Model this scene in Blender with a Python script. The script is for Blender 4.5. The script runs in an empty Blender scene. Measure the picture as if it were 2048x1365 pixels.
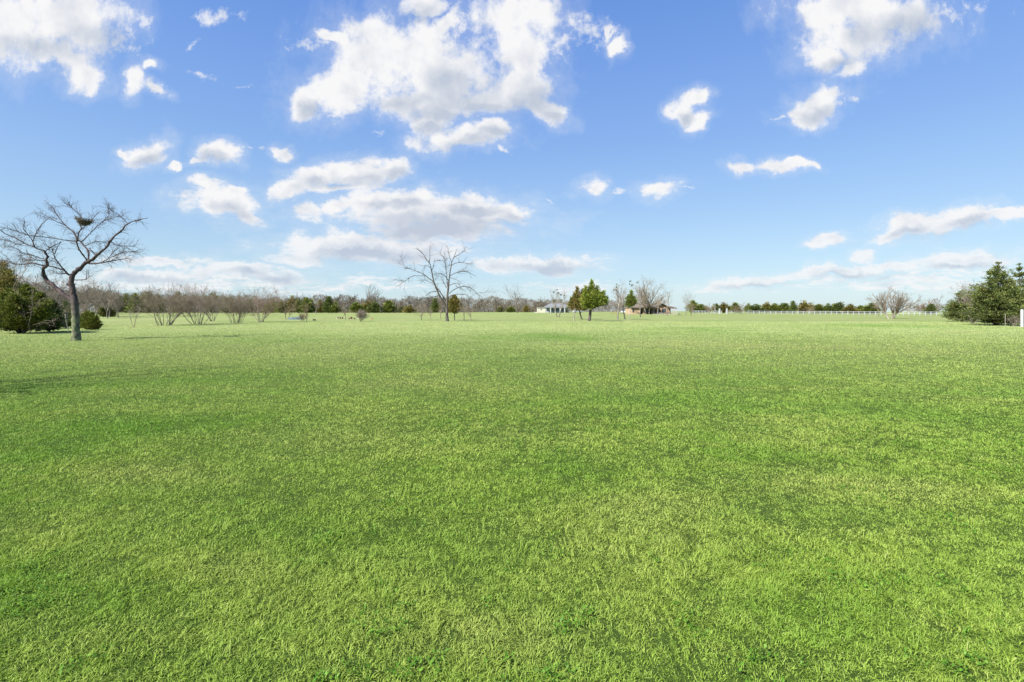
import bpy, math
import numpy as np

sc = bpy.context.scene
R = math.radians
PI = math.pi

# ------------------------------------------------------------------ camera
F, HZ, EYE = 1024.0, 622.0, 1.6          # photo pixels per unit slope, horizon row, eye height
cam_d = bpy.data.cameras.new("camera")
cam_d.sensor_width = 36.0
cam_d.lens = 18.0
cam_d.shift_y = (HZ - 682.5) / 2048.0
cam_d.clip_start = 0.05
cam_d.clip_end = 20000.0
cam = bpy.data.objects.new("camera", cam_d)
sc.collection.objects.link(cam)
cam.location = (0, 0, EYE)
cam.rotation_euler = (R(90), 0, 0)
sc.camera = cam

# ------------------------------------------------------------------ light and exposure
SUN_EL = R(42)
SUN_TO = np.array([-0.76, -0.65])         # horizontal direction towards the sun
SUN_TO = SUN_TO / np.linalg.norm(SUN_TO)
sc.view_settings.view_transform = 'Standard'
sc.view_settings.look = 'None'
sc.view_settings.gamma = 1.0
sc.view_settings.exposure = 1.35
sun_d = bpy.data.lights.new("sun", 'SUN')
sun_d.energy = 5.0
sun_d.angle = R(0.5)
sun_d.color = (1.0, 0.95, 0.87)
sun = bpy.data.objects.new("sun", sun_d)
sc.collection.objects.link(sun)
from mathutils import Vector
_to = Vector((SUN_TO[0] * math.cos(SUN_EL), SUN_TO[1] * math.cos(SUN_EL), math.sin(SUN_EL)))
sun.rotation_euler = (-_to).to_track_quat('-Z', 'Y').to_euler()
sun.location = (-40, -40, 60)
sc.cycles.max_bounces = 6
sc.cycles.diffuse_bounces = 3
sc.cycles.transmission_bounces = 4
sc.cycles.transparent_max_bounces = 8

# ------------------------------------------------------------------ sky with its clouds
# every cloud is a cluster of soft ellipses on the sky: (column, row, half width, half height, tilt)
CLOUDS = [
 (10,45,150,85,0),(150,38,100,70,0),(110,105,85,45,-20),(165,150,42,36,0),
 (262,148,27,36,0),(298,125,26,13,10),(310,168,32,13,-25),
 (790,105,135,80,0),(885,150,110,80,0),(700,165,105,55,20),(612,205,44,26,35),(655,75,38,14,0),(740,62,60,38,0),(850,205,130,38,-4),
 (852,8,50,22,0),(898,40,24,42,-35),
 (1030,35,88,70,0),(1050,110,58,70,0),(1035,172,75,50,0),(1095,215,48,24,-25),(965,195,90,36,0),
 (925,276,90,26,4),(985,262,30,24,0),(870,240,42,26,0),
 (288,298,46,27,20),(242,304,20,9,-15),(345,333,15,10,0),(437,305,35,25,0),(405,322,24,9,10),(568,297,25,13,-15),
 (440,405,85,32,-8),(408,374,32,20,0),(490,428,48,17,-15),(462,385,25,14,0),
 (640,355,62,28,0),(718,350,80,34,0),(792,336,42,27,0),(592,376,62,20,4),(680,382,110,13,0),
 (850,428,200,44,-3),(775,405,95,24,0),(930,412,105,28,0),(1022,425,46,30,0),(690,415,60,18,10),(620,425,27,19,0),(880,462,150,26,0),
 (690,492,140,26,0),(800,500,120,26,0),(600,505,62,12,6),
 (1215,60,10,24,15),(1240,88,18,25,-25),
 (1388,200,36,22,30),(1358,228,26,28,0),(1392,246,34,18,25),
 (1680,22,115,50,0),(1760,35,130,55,0),(1700,82,98,48,0),(1668,112,64,32,0),(1702,138,34,18,25),
 (1640,208,66,32,18),(1600,236,42,20,12),(1664,190,38,20,0),
 (1490,342,34,13,0),(1552,334,44,15,8),(1592,327,42,12,0),(1632,325,17,8,0),
 (1178,380,32,21,0),(1322,374,42,20,0),
 (1815,455,68,23,12),(1780,472,44,13,12),(1930,430,62,23,10),(1870,446,60,18,14),(2005,424,62,10,0),
 (320,519,100,9,0),(470,543,120,16,0),(300,549,115,14,0),(555,552,55,11,0),(1075,528,115,15,0),(985,530,50,11,0),
 (1700,546,120,11,4),(1635,549,50,10,0),(1790,534,60,8,4),(1500,560,90,10,4),
 (1655,488,38,13,8),(1730,517,27,13,0),(1932,516,98,19,4),(1895,528,48,13,0),
]
WISPS = [
 (284,40,22,14,0),(415,145,34,10,-25),(395,82,24,10,40),(490,172,20,6,0),(230,75,70,60,0),
 (752,265,24,13,10),(490,292,9,6,0),(520,290,14,5,10),(660,228,20,8,0),(1000,305,16,10,0),(930,60,60,60,0),(1115,95,34,55,0),
 (1870,28,110,44,0),(1700,210,28,24,0),(1240,382,22,12,10),(1385,381,20,6,0),(1095,398,18,7,-20),(1550,240,14,10,0),
 (400,568,420,18,0),
 (1440,570,70,9,0),(1860,556,190,18,4),(1800,572,240,14,0),(1150,572,90,14,0),(1620,497,24,6,0),
 (1170,60,80,40,0),(620,90,60,20,0),(440,30,60,14,0),(700,572,160,10,0),
]
SHADES = [
 (205,85,85,50,0),(920,170,90,60,0),(1050,200,90,40,0),(830,205,90,25,0),(470,425,60,18,-10),(900,462,190,28,-2),(760,512,150,18,0),(840,30,40,20,0),
 (1800,62,110,50,20),(1670,130,60,20,20),(1860,472,90,12,12),(1950,448,60,9,8),(1930,532,90,9,4),(1100,534,110,12,0),(520,552,100,12,0),
 (300,556,110,12,0),(700,375,110,14,0),(1000,452,60,16,0),(1720,556,120,8,4),(1530,568,100,8,0),(930,292,70,9,4),(60,95,110,30,0),
]
SHADES += [(cx + .12 * rx, cy + .45 * ry, rx * .8, ry * .5, rot) for (cx, cy, rx, ry, rot) in CLOUDS if ry > 22 and cy > 190]
world = bpy.data.worlds.new("World")
sc.world = world
world.use_nodes = True
wt = world.node_tree
wt.nodes.clear()
def wn(t, **k):
    n = wt.nodes.new(t)
    for a, v in k.items(): setattr(n, a, v)
    return n
def wl(a, b): wt.links.new(a, b)
def setin(n, i, v):
    if hasattr(v, 'is_linked'): wl(v, n.inputs[i])
    else: n.inputs[i].default_value = v
def wm(op, a, b=0.0, c=0.0, clamp=False):
    n = wn('ShaderNodeMath', operation=op, use_clamp=clamp)
    setin(n, 0, a); setin(n, 1, b); setin(n, 2, c)
    return n.outputs[0]
def wv(op, a, b=(0, 0, 0)):
    n = wn('ShaderNodeVectorMath', operation=op)
    setin(n, 0, a); setin(n, 1, b)
    return n.outputs[0]
def wscale(a, s):
    n = wn('ShaderNodeVectorMath', operation='SCALE'); setin(n, 0, a); setin(n, 'Scale', s); return n.outputs[0]
def wnoise(vec, scale, detail, rough, col=False):
    n = wn('ShaderNodeTexNoise'); wl(vec, n.inputs['Vector'])
    n.inputs['Scale'].default_value = scale; n.inputs['Detail'].default_value = detail; n.inputs['Roughness'].default_value = rough
    return n.outputs['Color'] if col else n.outputs['Fac']
def wramp(x, a, b):
    n = wn('ShaderNodeMapRange', interpolation_type='SMOOTHSTEP')
    setin(n, 0, x); n.inputs[1].default_value = a; n.inputs[2].default_value = b
    return n.outputs[0]
def wmix(f, a, b):
    n = wn('ShaderNodeMix', data_type='RGBA')
    setin(n, 0, f); setin(n, 6, a); setin(n, 7, b)
    return n.outputs[2]
tc = wn('ShaderNodeTexCoord')
sep = wn('ShaderNodeSeparateXYZ'); wl(tc.outputs['Generated'], sep.inputs[0])
ysafe = wm('MAXIMUM', sep.outputs[1], 0.02)
comb = wn('ShaderNodeCombineXYZ')
wl(wm('DIVIDE', sep.outputs[0], ysafe), comb.inputs[0]); wl(wm('DIVIDE', sep.outputs[2], ysafe), comb.inputs[1])
uv = comb.outputs[0]
def warp(vec, scale, detail, rough, amp):
    c = wv('SUBTRACT', wnoise(vec, scale, detail, rough, True), (0.5, 0.5, 0.5))
    return wv('ADD', vec, wv('MULTIPLY', c, (amp, amp * 0.7, 0.0)))
uvw = warp(warp(uv, 7.0, 3.0, 0.55, 0.095), 24.0, 6.0, 0.65, 0.050)
def field(blobs, vec, k=0.15):
    acc, v0 = None, vec
    for i, (cx, cy, rx, ry, rot) in enumerate(blobs):
        if i and i % 7 == 0:      # short batches keep the shader's working set small
            c = wn('ShaderNodeVectorMath', operation='MULTIPLY_ADD')
            wl(acc, c.inputs[0]); c.inputs[1].default_value = (1e-7, 1e-7, 1e-7); wl(v0, c.inputs[2]); vec = c.outputs[0]
        m = wn('ShaderNodeMapping', vector_type='TEXTURE')
        wl(vec, m.inputs['Vector'])
        m.inputs['Location'].default_value = ((cx - 1024) / F, (HZ - cy) / F, 0)
        m.inputs['Rotation'].default_value = (0, 0, R(rot))
        m.inputs['Scale'].default_value = (rx / F, ry / F, 1)
        ln = wn('ShaderNodeVectorMath', operation='LENGTH'); wl(m.outputs[0], ln.inputs[0])
        acc = ln.outputs['Value'] if acc is None else wm('SMOOTH_MIN', acc, ln.outputs['Value'], k)
    return acc
# noise is squeezed towards the horizon, where clouds are seen side on
sv = wn('ShaderNodeSeparateXYZ'); wl(uv, sv.inputs[0])
cb2 = wn('ShaderNodeCombineXYZ'); wl(sv.outputs[0], cb2.inputs[0])
wl(wm('MULTIPLY', wm('LOGARITHM', wm('ADD', wm('MAXIMUM', sv.outputs[1], 0.0), 0.05), math.e), 0.36), cb2.inputs[1])
uvf, uv = uv, cb2.outputs[0]
n1 = wnoise(uv, 16.0, 9.0, 0.60)
n1b = wnoise(wv('ADD', uv, (-0.010, 0.014, 0)), 17.0, 5.0, 0.55)
n2 = wnoise(wv('MULTIPLY', uv, (1, 1.6, 1)), 38.0, 7.0, 0.65)
fc = wm('SUBTRACT', 1.14, field(CLOUDS, uvw))
fw = wm('SUBTRACT', 1.0, field(WISPS, uvw))
n3 = wnoise(wv('MULTIPLY', uv, (1, 1.3, 1)), 80.0, 6.0, 0.65)
def add(*t):
    a = t[0]
    for b in t[1:]: a = wm('ADD', a, b)
    return a
def cen(n, k): return wm('MULTIPLY', wm('SUBTRACT', n, 0.5), k)
bodyd = add(fc, wm('MULTIPLY', wramp(sep.outputs[2], 0.19, 0.09), 0.16), cen(n1, 2.0), cen(n2, 0.72), cen(n3, 0.26))
dens = wm('MULTIPLY', wramp(bodyd, -0.12, 0.66), wm('ADD', 0.80, wm('MULTIPLY', wramp(sep.outputs[2], 0.06, 0.17), 0.20)))
halo = wm('MULTIPLY', wramp(bodyd, -0.75, 0.35), 0.20)
wd = add(wm('MULTIPLY', fw, 0.9), cen(n2, 3.2), cen(n1, 2.0), cen(n3, 1.2))
lowsky = wramp(sep.outputs[2], 0.13, 0.06)
wispd = wm('MULTIPLY', wramp(wm('ADD', wd, wm('MULTIPLY', lowsky, 0.28)), 0.02, 1.25), 0.82)
front = wramp(sep.outputs[1], 0.05, 0.2)
alpha = wm('MULTIPLY', wm('MAXIMUM', wm('MAXIMUM', dens, halo), wispd), front)
shf = wm('SUBTRACT', 1.15, field(SHADES, uvw, 0.3))
shade = wramp(add(shf, cen(n1, 1.3)), -0.25, 1.0)
m1 = wnoise(uvf, 9.0, 4.0, 0.5)
m2 = wnoise(wv('ADD', uvf, (-0.022, 0.03, 0)), 9.0, 4.0, 0.5)
relief = wm('ADD', wm('MULTIPLY', wm('SUBTRACT', n1, n1b), 1.3), wm('MULTIPLY', wm('SUBTRACT', m1, m2), 1.5))
grey = add(wm('MULTIPLY', shade, 0.85), wm('MULTIPLY', relief, -1.0), wm('MULTIPLY', wramp(bodyd, 0.2, 1.5), 0.20))
grey = wm('ADD', grey, cen(n2, -0.35), clamp=True)
SKY_S = 0.10
EXPL = 2.0 ** sc.view_settings.exposure
W = 1.0 / SKY_S / EXPL
ccol = wmix(grey, (0.94 * W, 0.94 * W, 0.95 * W, 1), (0.54 * W, 0.60 * W, 0.71 * W, 1))
sky = wn('ShaderNodeTexSky', sky_type='NISHITA')
sky.sun_disc = False
sky.sun_elevation = SUN_EL
sky.sun_rotation = math.atan2(SUN_TO[0], SUN_TO[1])
sky.altitude = 200.0
sky.air_density = 1.0
sky.dust_density = 0.6
sky.ozone_density = 2.0
tint = wn('ShaderNodeMix', data_type='RGBA', blend_type='MULTIPLY')
tint.inputs[0].default_value = 1.0
wl(sky.outputs[0], tint.inputs[6])
tint.inputs[7].default_value = (1.0, 1.0, 1.0, 1)
# clear spring air: the physical sky, pulled towards a deeper blue overhead and a pale blue horizon
rp = wn('ShaderNodeValToRGB'); wl(sep.outputs[2], rp.inputs[0])
rp.color_ramp.interpolation = 'B_SPLINE'
el = rp.color_ramp.elements
for p_, c_ in ((0.0, (.52, .69, .79)), (0.06, (.475, .66, .79)), (0.17, (.345, .55, .83)), (0.30, (.24, .435, .845)), (0.52, (.125, .295, .79)), (1.0, (.06, .19, .62))):
    e_ = el.new(p_) if p_ not in (0.0, 1.0) else el[0 if p_ == 0.0 else -1]
    e_.color = (*c_, 1)
nsky = wscale(tint.outputs[2], 0.85)
clear = wmix(0.80, nsky, wscale(rp.outputs[0], W))
allsky = wmix(alpha, clear, ccol)
bg = wn('ShaderNodeBackground'); wl(allsky, bg.inputs[0]); bg.inputs[1].default_value = SKY_S
wo = wn('ShaderNodeOutputWorld'); wl(bg.outputs[0], wo.inputs[0])

# ------------------------------------------------------------------ helpers
C = sc.collection
def S(t):
    t = np.clip(t, 0, 1); return t * t * (3 - 2 * t)
def gz(x, y):
    """height of the field"""
    x = np.asarray(x, float); y = np.asarray(y, float)
    a = np.clip(x / np.maximum(y, 5.0), -1.5, 1.5)
    dc = np.interp(a, [-1.5, -1, -.805, -.678, -.453, -.375, -.2, -.02, 1.5], [30, 36, 48.2, 55.5, 69, 71, 84, 102, 102])
    drop = 0.32 * S((y - dc - 1.0) / 9.0) * S((-0.02 - a) / 0.15)
    rise = 0.87 * S((y - 110) / 170)
    fall = -8.0 * S((y - 420) / 2500)
    und = 0.045 * np.sin(x * .21 + 1) * np.sin(y * .17) * S((y - 6) / 20) * (1 - S((y - 200) / 200))
    return rise - drop + fall + und
def gzf(x, y): return float(gz(x, y))
def at(px, d):
    x = (px - 1024) / F * d
    return np.array([x, d, gzf(x, d)])
def hit(px, py):
    """ground point seen at a photo pixel"""
    a = (px - 1024) / F
    ys = np.concatenate([np.linspace(1.5, 120, 1200), np.linspace(120, 420, 900)])
    line = EYE - (py - HZ) / F * ys
    g = gz(a * ys, ys)
    k = np.argmax(g >= line)
    d = ys[k] if (g >= line).any() else 300.0
    return np.array([a * d, d, gzf(a * d, d)])

def mat(name):
    m = bpy.data.materials.new(name); m.use_nodes = True
    nt = m.node_tree; nt.nodes.clear()
    return m, nt
class NT:
    def __init__(s, name):
        s.m, s.t = mat(name)
    def n(s, typ, **k):
        x = s.t.nodes.new(typ)
        for a, v in k.items(): setattr(x, a, v)
        return x
    def put(s, n, i, v):
        if hasattr(v, 'is_linked'): s.t.links.new(v, n.inputs[i])
        else: n.inputs[i].default_value = v
    def noise(s, vec, scale, detail=4, rough=.55):
        x = s.n('ShaderNodeTexNoise'); s.put(x, 'Vector', vec); s.put(x, 'Scale', scale); s.put(x, 'Detail', detail); s.put(x, 'Roughness', rough)
        return x.outputs['Fac']
    def ramp(s, f, stops):
        x = s.n('ShaderNodeValToRGB'); s.put(x, 0, f)
        e = x.color_ramp.elements
        while len(e) < len(stops): e.new(0.5)
        for q, (p, c) in zip(e, stops): q.position = p; q.color = (*c, 1)
        return x.outputs[0]
    def mix(s, f, a, b, mode='MIX'):
        x = s.n('ShaderNodeMix', data_type='RGBA', blend_type=mode)
        s.put(x, 0, f); s.put(x, 6, a if not isinstance(a, tuple) else (*a, 1)); s.put(x, 7, b if not isinstance(b, tuple) else (*b, 1))
        return x.outputs[2]
    def rng(s, f, a, b, c=0., d=1.):
        x = s.n('ShaderNodeMapRange'); s.put(x, 0, f)
        for i, v in enumerate((a, b, c, d)): s.put(x, i + 1, v)
        return x.outputs[0]
    def math(s, op, a, b=0.):
        x = s.n('ShaderNodeMath', operation=op); s.put(x, 0, a); s.put(x, 1, b); return x.outputs[0]
    def pos(s): return s.n('ShaderNodeNewGeometry').outputs['Position']
    def obj(s): return s.n('ShaderNodeTexCoord').outputs['Object']
    def island(s): return s.n('ShaderNodeNewGeometry').outputs['Random Per Island']
    def bump(s, h, st, dist):
        x = s.n('ShaderNodeBump'); s.put(x, 'Height', h); s.put(x, 'Strength', st); s.put(x, 'Distance', dist); return x.outputs[0]
    def out(s, sh):
        o = s.n('ShaderNodeOutputMaterial'); s.t.links.new(sh, o.inputs[0]); return s.m
    def pbr(s, col, rough=.8, nrm=None, spec=.2, metal=0.):
        b = s.n('ShaderNodeBsdfPrincipled')
        s.put(b, 'Base Color', col if not isinstance(col, tuple) else (*col, 1)); s.put(b, 'Roughness', rough)
        s.put(b, 'Specular IOR Level', spec); s.put(b, 'Metallic', metal)
        if nrm is not None: s.put(b, 'Normal', nrm)
        return s.out(b.outputs[0])
    def leaf(s, col, trans=.3, rough=.6):
        b = s.n('ShaderNodeBsdfPrincipled'); s.put(b, 'Base Color', col); s.put(b, 'Roughness', rough); s.put(b, 'Specular IOR Level', .15)
        t = s.n('ShaderNodeBsdfTranslucent'); s.put(t, 0, col)
        m = s.n('ShaderNodeMixShader'); m.inputs[0].default_value = trans
        s.t.links.new(b.outputs[0], m.inputs[1]); s.t.links.new(t.outputs[0], m.inputs[2])
        return s.out(m.outputs[0])

def np_mesh(name, V, faces, m=None, smooth=True):
    """faces: list of (k, n) index arrays, n = 3 or 4"""
    me = bpy.data.meshes.new(name)
    V = np.ascontiguousarray(V, np.float32)
    faces = [np.asarray(f, np.int32) for f in faces if len(f)]
    nl = sum(f.size for f in faces); nf = sum(len(f) for f in faces)
    me.vertices.add(len(V)); me.vertices.foreach_set('co', V.ravel())
    me.loops.add(nl); me.loops.foreach_set('vertex_index', np.concatenate([f.ravel() for f in faces]))
    tot = np.concatenate([np.full(len(f), f.shape[1], np.int32) for f in faces])
    st = np.concatenate([[0], np.cumsum(tot)[:-1]]).astype(np.int32)
    me.polygons.add(nf)
    me.polygons.foreach_set('loop_start', st)
    me.polygons.foreach_set('use_smooth', np.full(nf, smooth, bool))
    me.update(calc_edges=True)
    if m: me.materials.append(m)
    return me
def link(name, me, parent=None, loc=None):
    o = bpy.data.objects.new(name, me); C.objects.link(o)
    if parent: o.parent = parent
    if loc is not None: o.location = [float(q) for q in loc]
    return o
def tag(o, label=None, cat=None, group=None, kind=None):
    if label: o['label'] = label
    if cat: o['category'] = cat
    if group: o['group'] = group
    if kind: o['kind'] = kind
    return o
def thing(name, label, cat, loc=(0, 0, 0), rotz=0., group=None):
    o = bpy.data.objects.new(name, None); C.objects.link(o)
    o.empty_display_size = .3
    o.location = [float(q) for q in loc]; o.rotation_euler = (0, 0, rotz)
    return tag(o, label, cat, group)
def norm(v): return v / np.maximum(np.linalg.norm(v, axis=-1, keepdims=True), 1e-9)

# ---- tubes
def tubes(items):
    """items: list of (paths (m,n,3), radii (m,n), sides) -> V, [quads]"""
    Vs, Fs, off = [], [], 0
    for P, Rr, s in items:
        m, n, _ = P.shape
        if m == 0: continue
        T = np.empty_like(P); T[:, 1:-1] = P[:, 2:] - P[:, :-2]; T[:, 0] = P[:, 1] - P[:, 0]; T[:, -1] = P[:, -1] - P[:, -2]
        T = norm(T)
        mt = norm(T.mean(1))
        ref = np.where(np.abs(mt[:, 2:3]) > .8, np.array([[1., 0, 0]]), np.array([[0, 0, 1.]]))
        A = norm(np.cross(T, ref[:, None, :])); B = np.cross(T, A)
        th = np.arange(s) * 2 * PI / s
        V = P[:, :, None, :] + Rr[:, :, None, None] * (np.cos(th)[None, None, :, None] * A[:, :, None, :] + np.sin(th)[None, None, :, None] * B[:, :, None, :])
        idx = off + np.arange(m * n * s).reshape(m, n, s)
        a = idx[:, :-1, :]; b = idx[:, 1:, :]
        q = np.stack([a, np.roll(a, -1, 2), np.roll(b, -1, 2), b], -1).reshape(-1, 4)
        Vs.append(V.reshape(-1, 3)); Fs.append(q); off += m * n * s
    return np.concatenate(Vs), [np.concatenate(Fs)]
def sweep(st, dr, ln, n, wob, up, rng):
    m = len(st); P = np.empty((m, n, 3)); P[:, 0] = st
    d = norm(dr.copy()); step = (ln / (n - 1))[:, None]
    for i in range(1, n):
        d = d + rng.normal(0, wob, (m, 3)); d[:, 2] += up; d = norm(d)
        P[:, i] = P[:, i - 1] + d * step
    return P
def spawn(P, Rr, ln, k, tr, ang, lr, rr, rng, rmin=.002):
    """k children on each path"""
    m, n, _ = P.shape
    idx = np.repeat(np.arange(m), k); M = len(idx)
    t = rng.uniform(tr[0], tr[1], M) * (n - 1)
    i = np.minimum(t.astype(int), n - 2); f = (t - i)[:, None]
    pos = P[idx, i] * (1 - f) + P[idx, i + 1] * f
    tan = norm(P[idx, i + 1] - P[idx, i])
    rad = Rr[idx, i] * (1 - f[:, 0]) + Rr[idx, i + 1] * f[:, 0]
    rv = rng.normal(0, 1, (M, 3)); per = norm(np.cross(tan, rv))
    a = rng.uniform(ang[0], ang[1], M)[:, None]
    d = tan * np.cos(a) + per * np.sin(a)
    L = ln[idx] * rng.uniform(lr[0], lr[1], M) * (1 - .45 * t / (n - 1))
    r = np.maximum(np.minimum(rad * .8, rad * rng.uniform(rr[0], rr[1], M)), rmin)
    return pos, d, L, r
def taper(r, n, end): return r[:, None] * np.linspace(1, end, n)[None, :]

def bare_levels(root, specs, rng):
    """root: (paths, radii, lengths). Returns list of items per level"""
    out = []
    P, Rr, ln = root
    for sp in specs:
        st, dr, L, r = spawn(P, Rr, ln, sp['k'], sp['t'], sp['a'], sp['l'], sp['r'], rng, sp.get('rmin', .002))
        P = sweep(st, dr, L, sp['n'], sp['w'], sp['u'], rng)
        Rr = taper(r, sp['n'], sp.get('e', .4)); ln = L
        out.append((P, Rr, sp['s']))
    return out

# ------------------------------------------------------------------ materials
def bark(name, c1, c2, scale=6., moss=None, bstr=.6):
    t = NT(name); p = t.obj()
    st = t.n('ShaderNodeMapping'); t.put(st, 0, p); st.inputs['Scale'].default_value = (1, 1, .3)
    f = t.noise(st.outputs[0], scale, 6, .65)
    col = t.ramp(f, [(.3, c1), (.7, c2)])
    if moss:
        s = t.n('ShaderNodeSeparateXYZ'); t.put(s, 0, p)
        k = t.math('MULTIPLY', t.rng(s.outputs[2], moss[1], moss[2], 1, 0), t.rng(t.noise(p, 5., 4), .35, .6))
        col = t.mix(k, col, moss[0])
    h = t.noise(st.outputs[0], scale * 3, 5, .7)
    return t.pbr(col, .9, t.bump(h, bstr, .03), .1)
M_nestbark = bark('dark_mossy_bark', (.022, .017, .016), (.13, .105, .10), 9., ((.16, .19, .10), 1.0, 2.1))
M_pecan = bark('grey_brown_bark', (.04, .036, .03), (.135, .125, .108), 4.)
M_grey = bark('grey_bark', (.085, .076, .062), (.20, .18, .155), 3.)
M_twig = bark('grey_twigs', (.14, .118, .092), (.27, .232, .188), 2., None, .1)
M_darktwig = bark('dark_twigs', (.05, .04, .038), (.12, .10, .09), 3., None, .1)
M_tantwig = bark('tan_twigs', (.13, .10, .065), (.25, .195, .135), 2., None, .1)
M_redtwig = bark('reddish_twigs', (.16, .115, .085), (.27, .205, .16), 2., None, .1)
M_brush = bark('brown_brush', (.075, .066, .046), (.15, .13, .095), .6, None, .1)
M_shrub = bark('pale_grey_twigs', (.125, .104, .078), (.25, .212, .165), 2., None, .1)
M_pale = bark('pale_bark', (.16, .146, .12), (.30, .278, .235), 3.)
M_woodtwig = bark('woodland_twigs', (.10, .088, .07), (.185, .165, .135), .5, None, .1)
def foliage(name, dark, mid, light, rust=None, rustamt=.5, sc_=1.1):
    t = NT(name); p = t.obj()
    col = t.ramp(t.island(), [(.0, dark), (.45, mid), (1., light)])
    big = t.noise(p, sc_, 3, .6)
    if rust: col = t.mix(t.rng(big, .5, .72, 0, rustamt), col, rust)
    return t.leaf(col, .22)
M_ced = foliage('juniper_green', (.05, .085, .016), (.12, .165, .03), (.23, .26, .055), (.27, .20, .06), .6)
M_cedr = foliage('juniper_bronze', (.08, .085, .022), (.17, .165, .042), (.28, .24, .075), (.29, .18, .07), .75)
M_cedd = foliage('juniper_dark', (.04, .065, .018), (.09, .125, .032), (.16, .195, .055), (.2, .16, .06), .4)
M_cedb = foliage('juniper_bright', (.07, .11, .012), (.15, .205, .026), (.26, .31, .055), (.29, .25, .055), .7)
M_cedo = foliage('juniper_olive', (.04, .06, .010), (.10, .128, .02), (.20, .22, .042), (.19, .15, .045), .6)
M_cedk = foliage('juniper_ragged', (.035, .058, .016), (.085, .118, .03), (.18, .205, .055), (.19, .15, .06), .45)
M_mistle = foliage('mistletoe', (.05, .06, .02), (.09, .11, .04), (.15, .17, .07))

def paint(name, c, rough=.6, var=.12, scale=3., spec=.3, metal=0.):
    t = NT(name); f = t.noise(t.obj(), scale, 5, .6)
    col = t.ramp(f, [(.25, tuple(q * (1 - var) for q in c)), (.75, tuple(min(1, q * (1 + var * .5)) for q in c))])
    return t.pbr(col, rough, None, spec, metal)
M_white = paint('white_paint', (.34, .365, .37))
M_cream = paint('cream_siding', (.43, .42, .335))
M_bluegrey = paint('pale_blue_grey_wall', (.27, .325, .335))
M_metalroof = paint('grey_metal_roof', (.17, .18, .182), .5)
M_dark = paint('dark_opening', (.025, .022, .02), .4)
M_glass = paint('window_glass', (.05, .07, .09), .1, .1, 1., .5)
M_rust = paint('rusty_steel', (.26, .11, .06), .8)
M_shingle = paint('brown_shingles', (.14, .12, .10), .9, .3, 6.)
M_brownwood = paint('brown_wood', (.10, .055, .035), .8, .4, 4.)
M_timber = paint('weathered_timber', (.36, .32, .26), .8, .3, 5.)
M_concrete = paint('pale_concrete', (.55, .53, .48), .9)
M_blackp = paint('black_paint', (.03, .03, .032), .5)
M_soil = paint('dark_soil', (.05, .038, .03), 1., .4, 8.)
M_steel = paint('galvanised_steel', (.42, .43, .43), .5, .2, 8., .4)
M_bluewhite = paint('blue_white_panel', (.07, .095, .10), .85, .08, 2., .5)
M_carblue = paint('pale_blue_car_paint', (.34, .40, .44), .3, .05, 2., .5)
M_teal = paint('faded_teal_plastic', (.18, .28, .27), .5, .2, 6.)
def brick():
    t = NT('tan_brick'); p = t.obj()
    b = t.n('ShaderNodeTexBrick'); 
    mp = t.n('ShaderNodeMapping'); t.put(mp, 0, p); mp.inputs['Rotation'].default_value = (R(90), 0, 0)
    t.put(b, 'Vector', mp.outputs[0]); b.inputs['Scale'].default_value = 2.2
    b.inputs['Color1'].default_value = (.27, .18, .115, 1); b.inputs['Color2'].default_value = (.20, .115, .075, 1); b.inputs['Mortar'].default_value = (.31, .26, .205, 1)
    col = t.mix(t.rng(t.noise(p, .9, 5, .7), .4, .65), b.outputs[0], (.34, .26, .175))
    return t.pbr(col, .9)
M_brick = brick()
def stone():
    t = NT('field_stone'); p = t.obj()
    v = t.n('ShaderNodeTexVoronoi'); t.put(v, 'Vector', p); v.inputs['Scale'].default_value = 1.4
    col = t.ramp(t.math('FRACT', v.outputs['Color']), [(0, (.30, .215, .135)), (.5, (.37, .29, .20)), (1, (.24, .16, .10))])
    return t.pbr(col, .9)
M_stone = stone()

def fastnoise(x, y, s, seed=0):
    """cheap smooth value noise for clustering"""
    r = np.random.default_rng(seed); N = 256; g = r.random((N, N))
    u = (x * s) % N; v = (y * s) % N
    i = u.astype(int) % N; j = v.astype(int) % N; fu = S(u - np.floor(u)); fv = S(v - np.floor(v))
    a = g[i, j] * (1 - fu) + g[(i + 1) % N, j] * fu; b = g[i, (j + 1) % N] * (1 - fu) + g[(i + 1) % N, (j + 1) % N] * fu
    return a * (1 - fv) + b * fv
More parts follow.
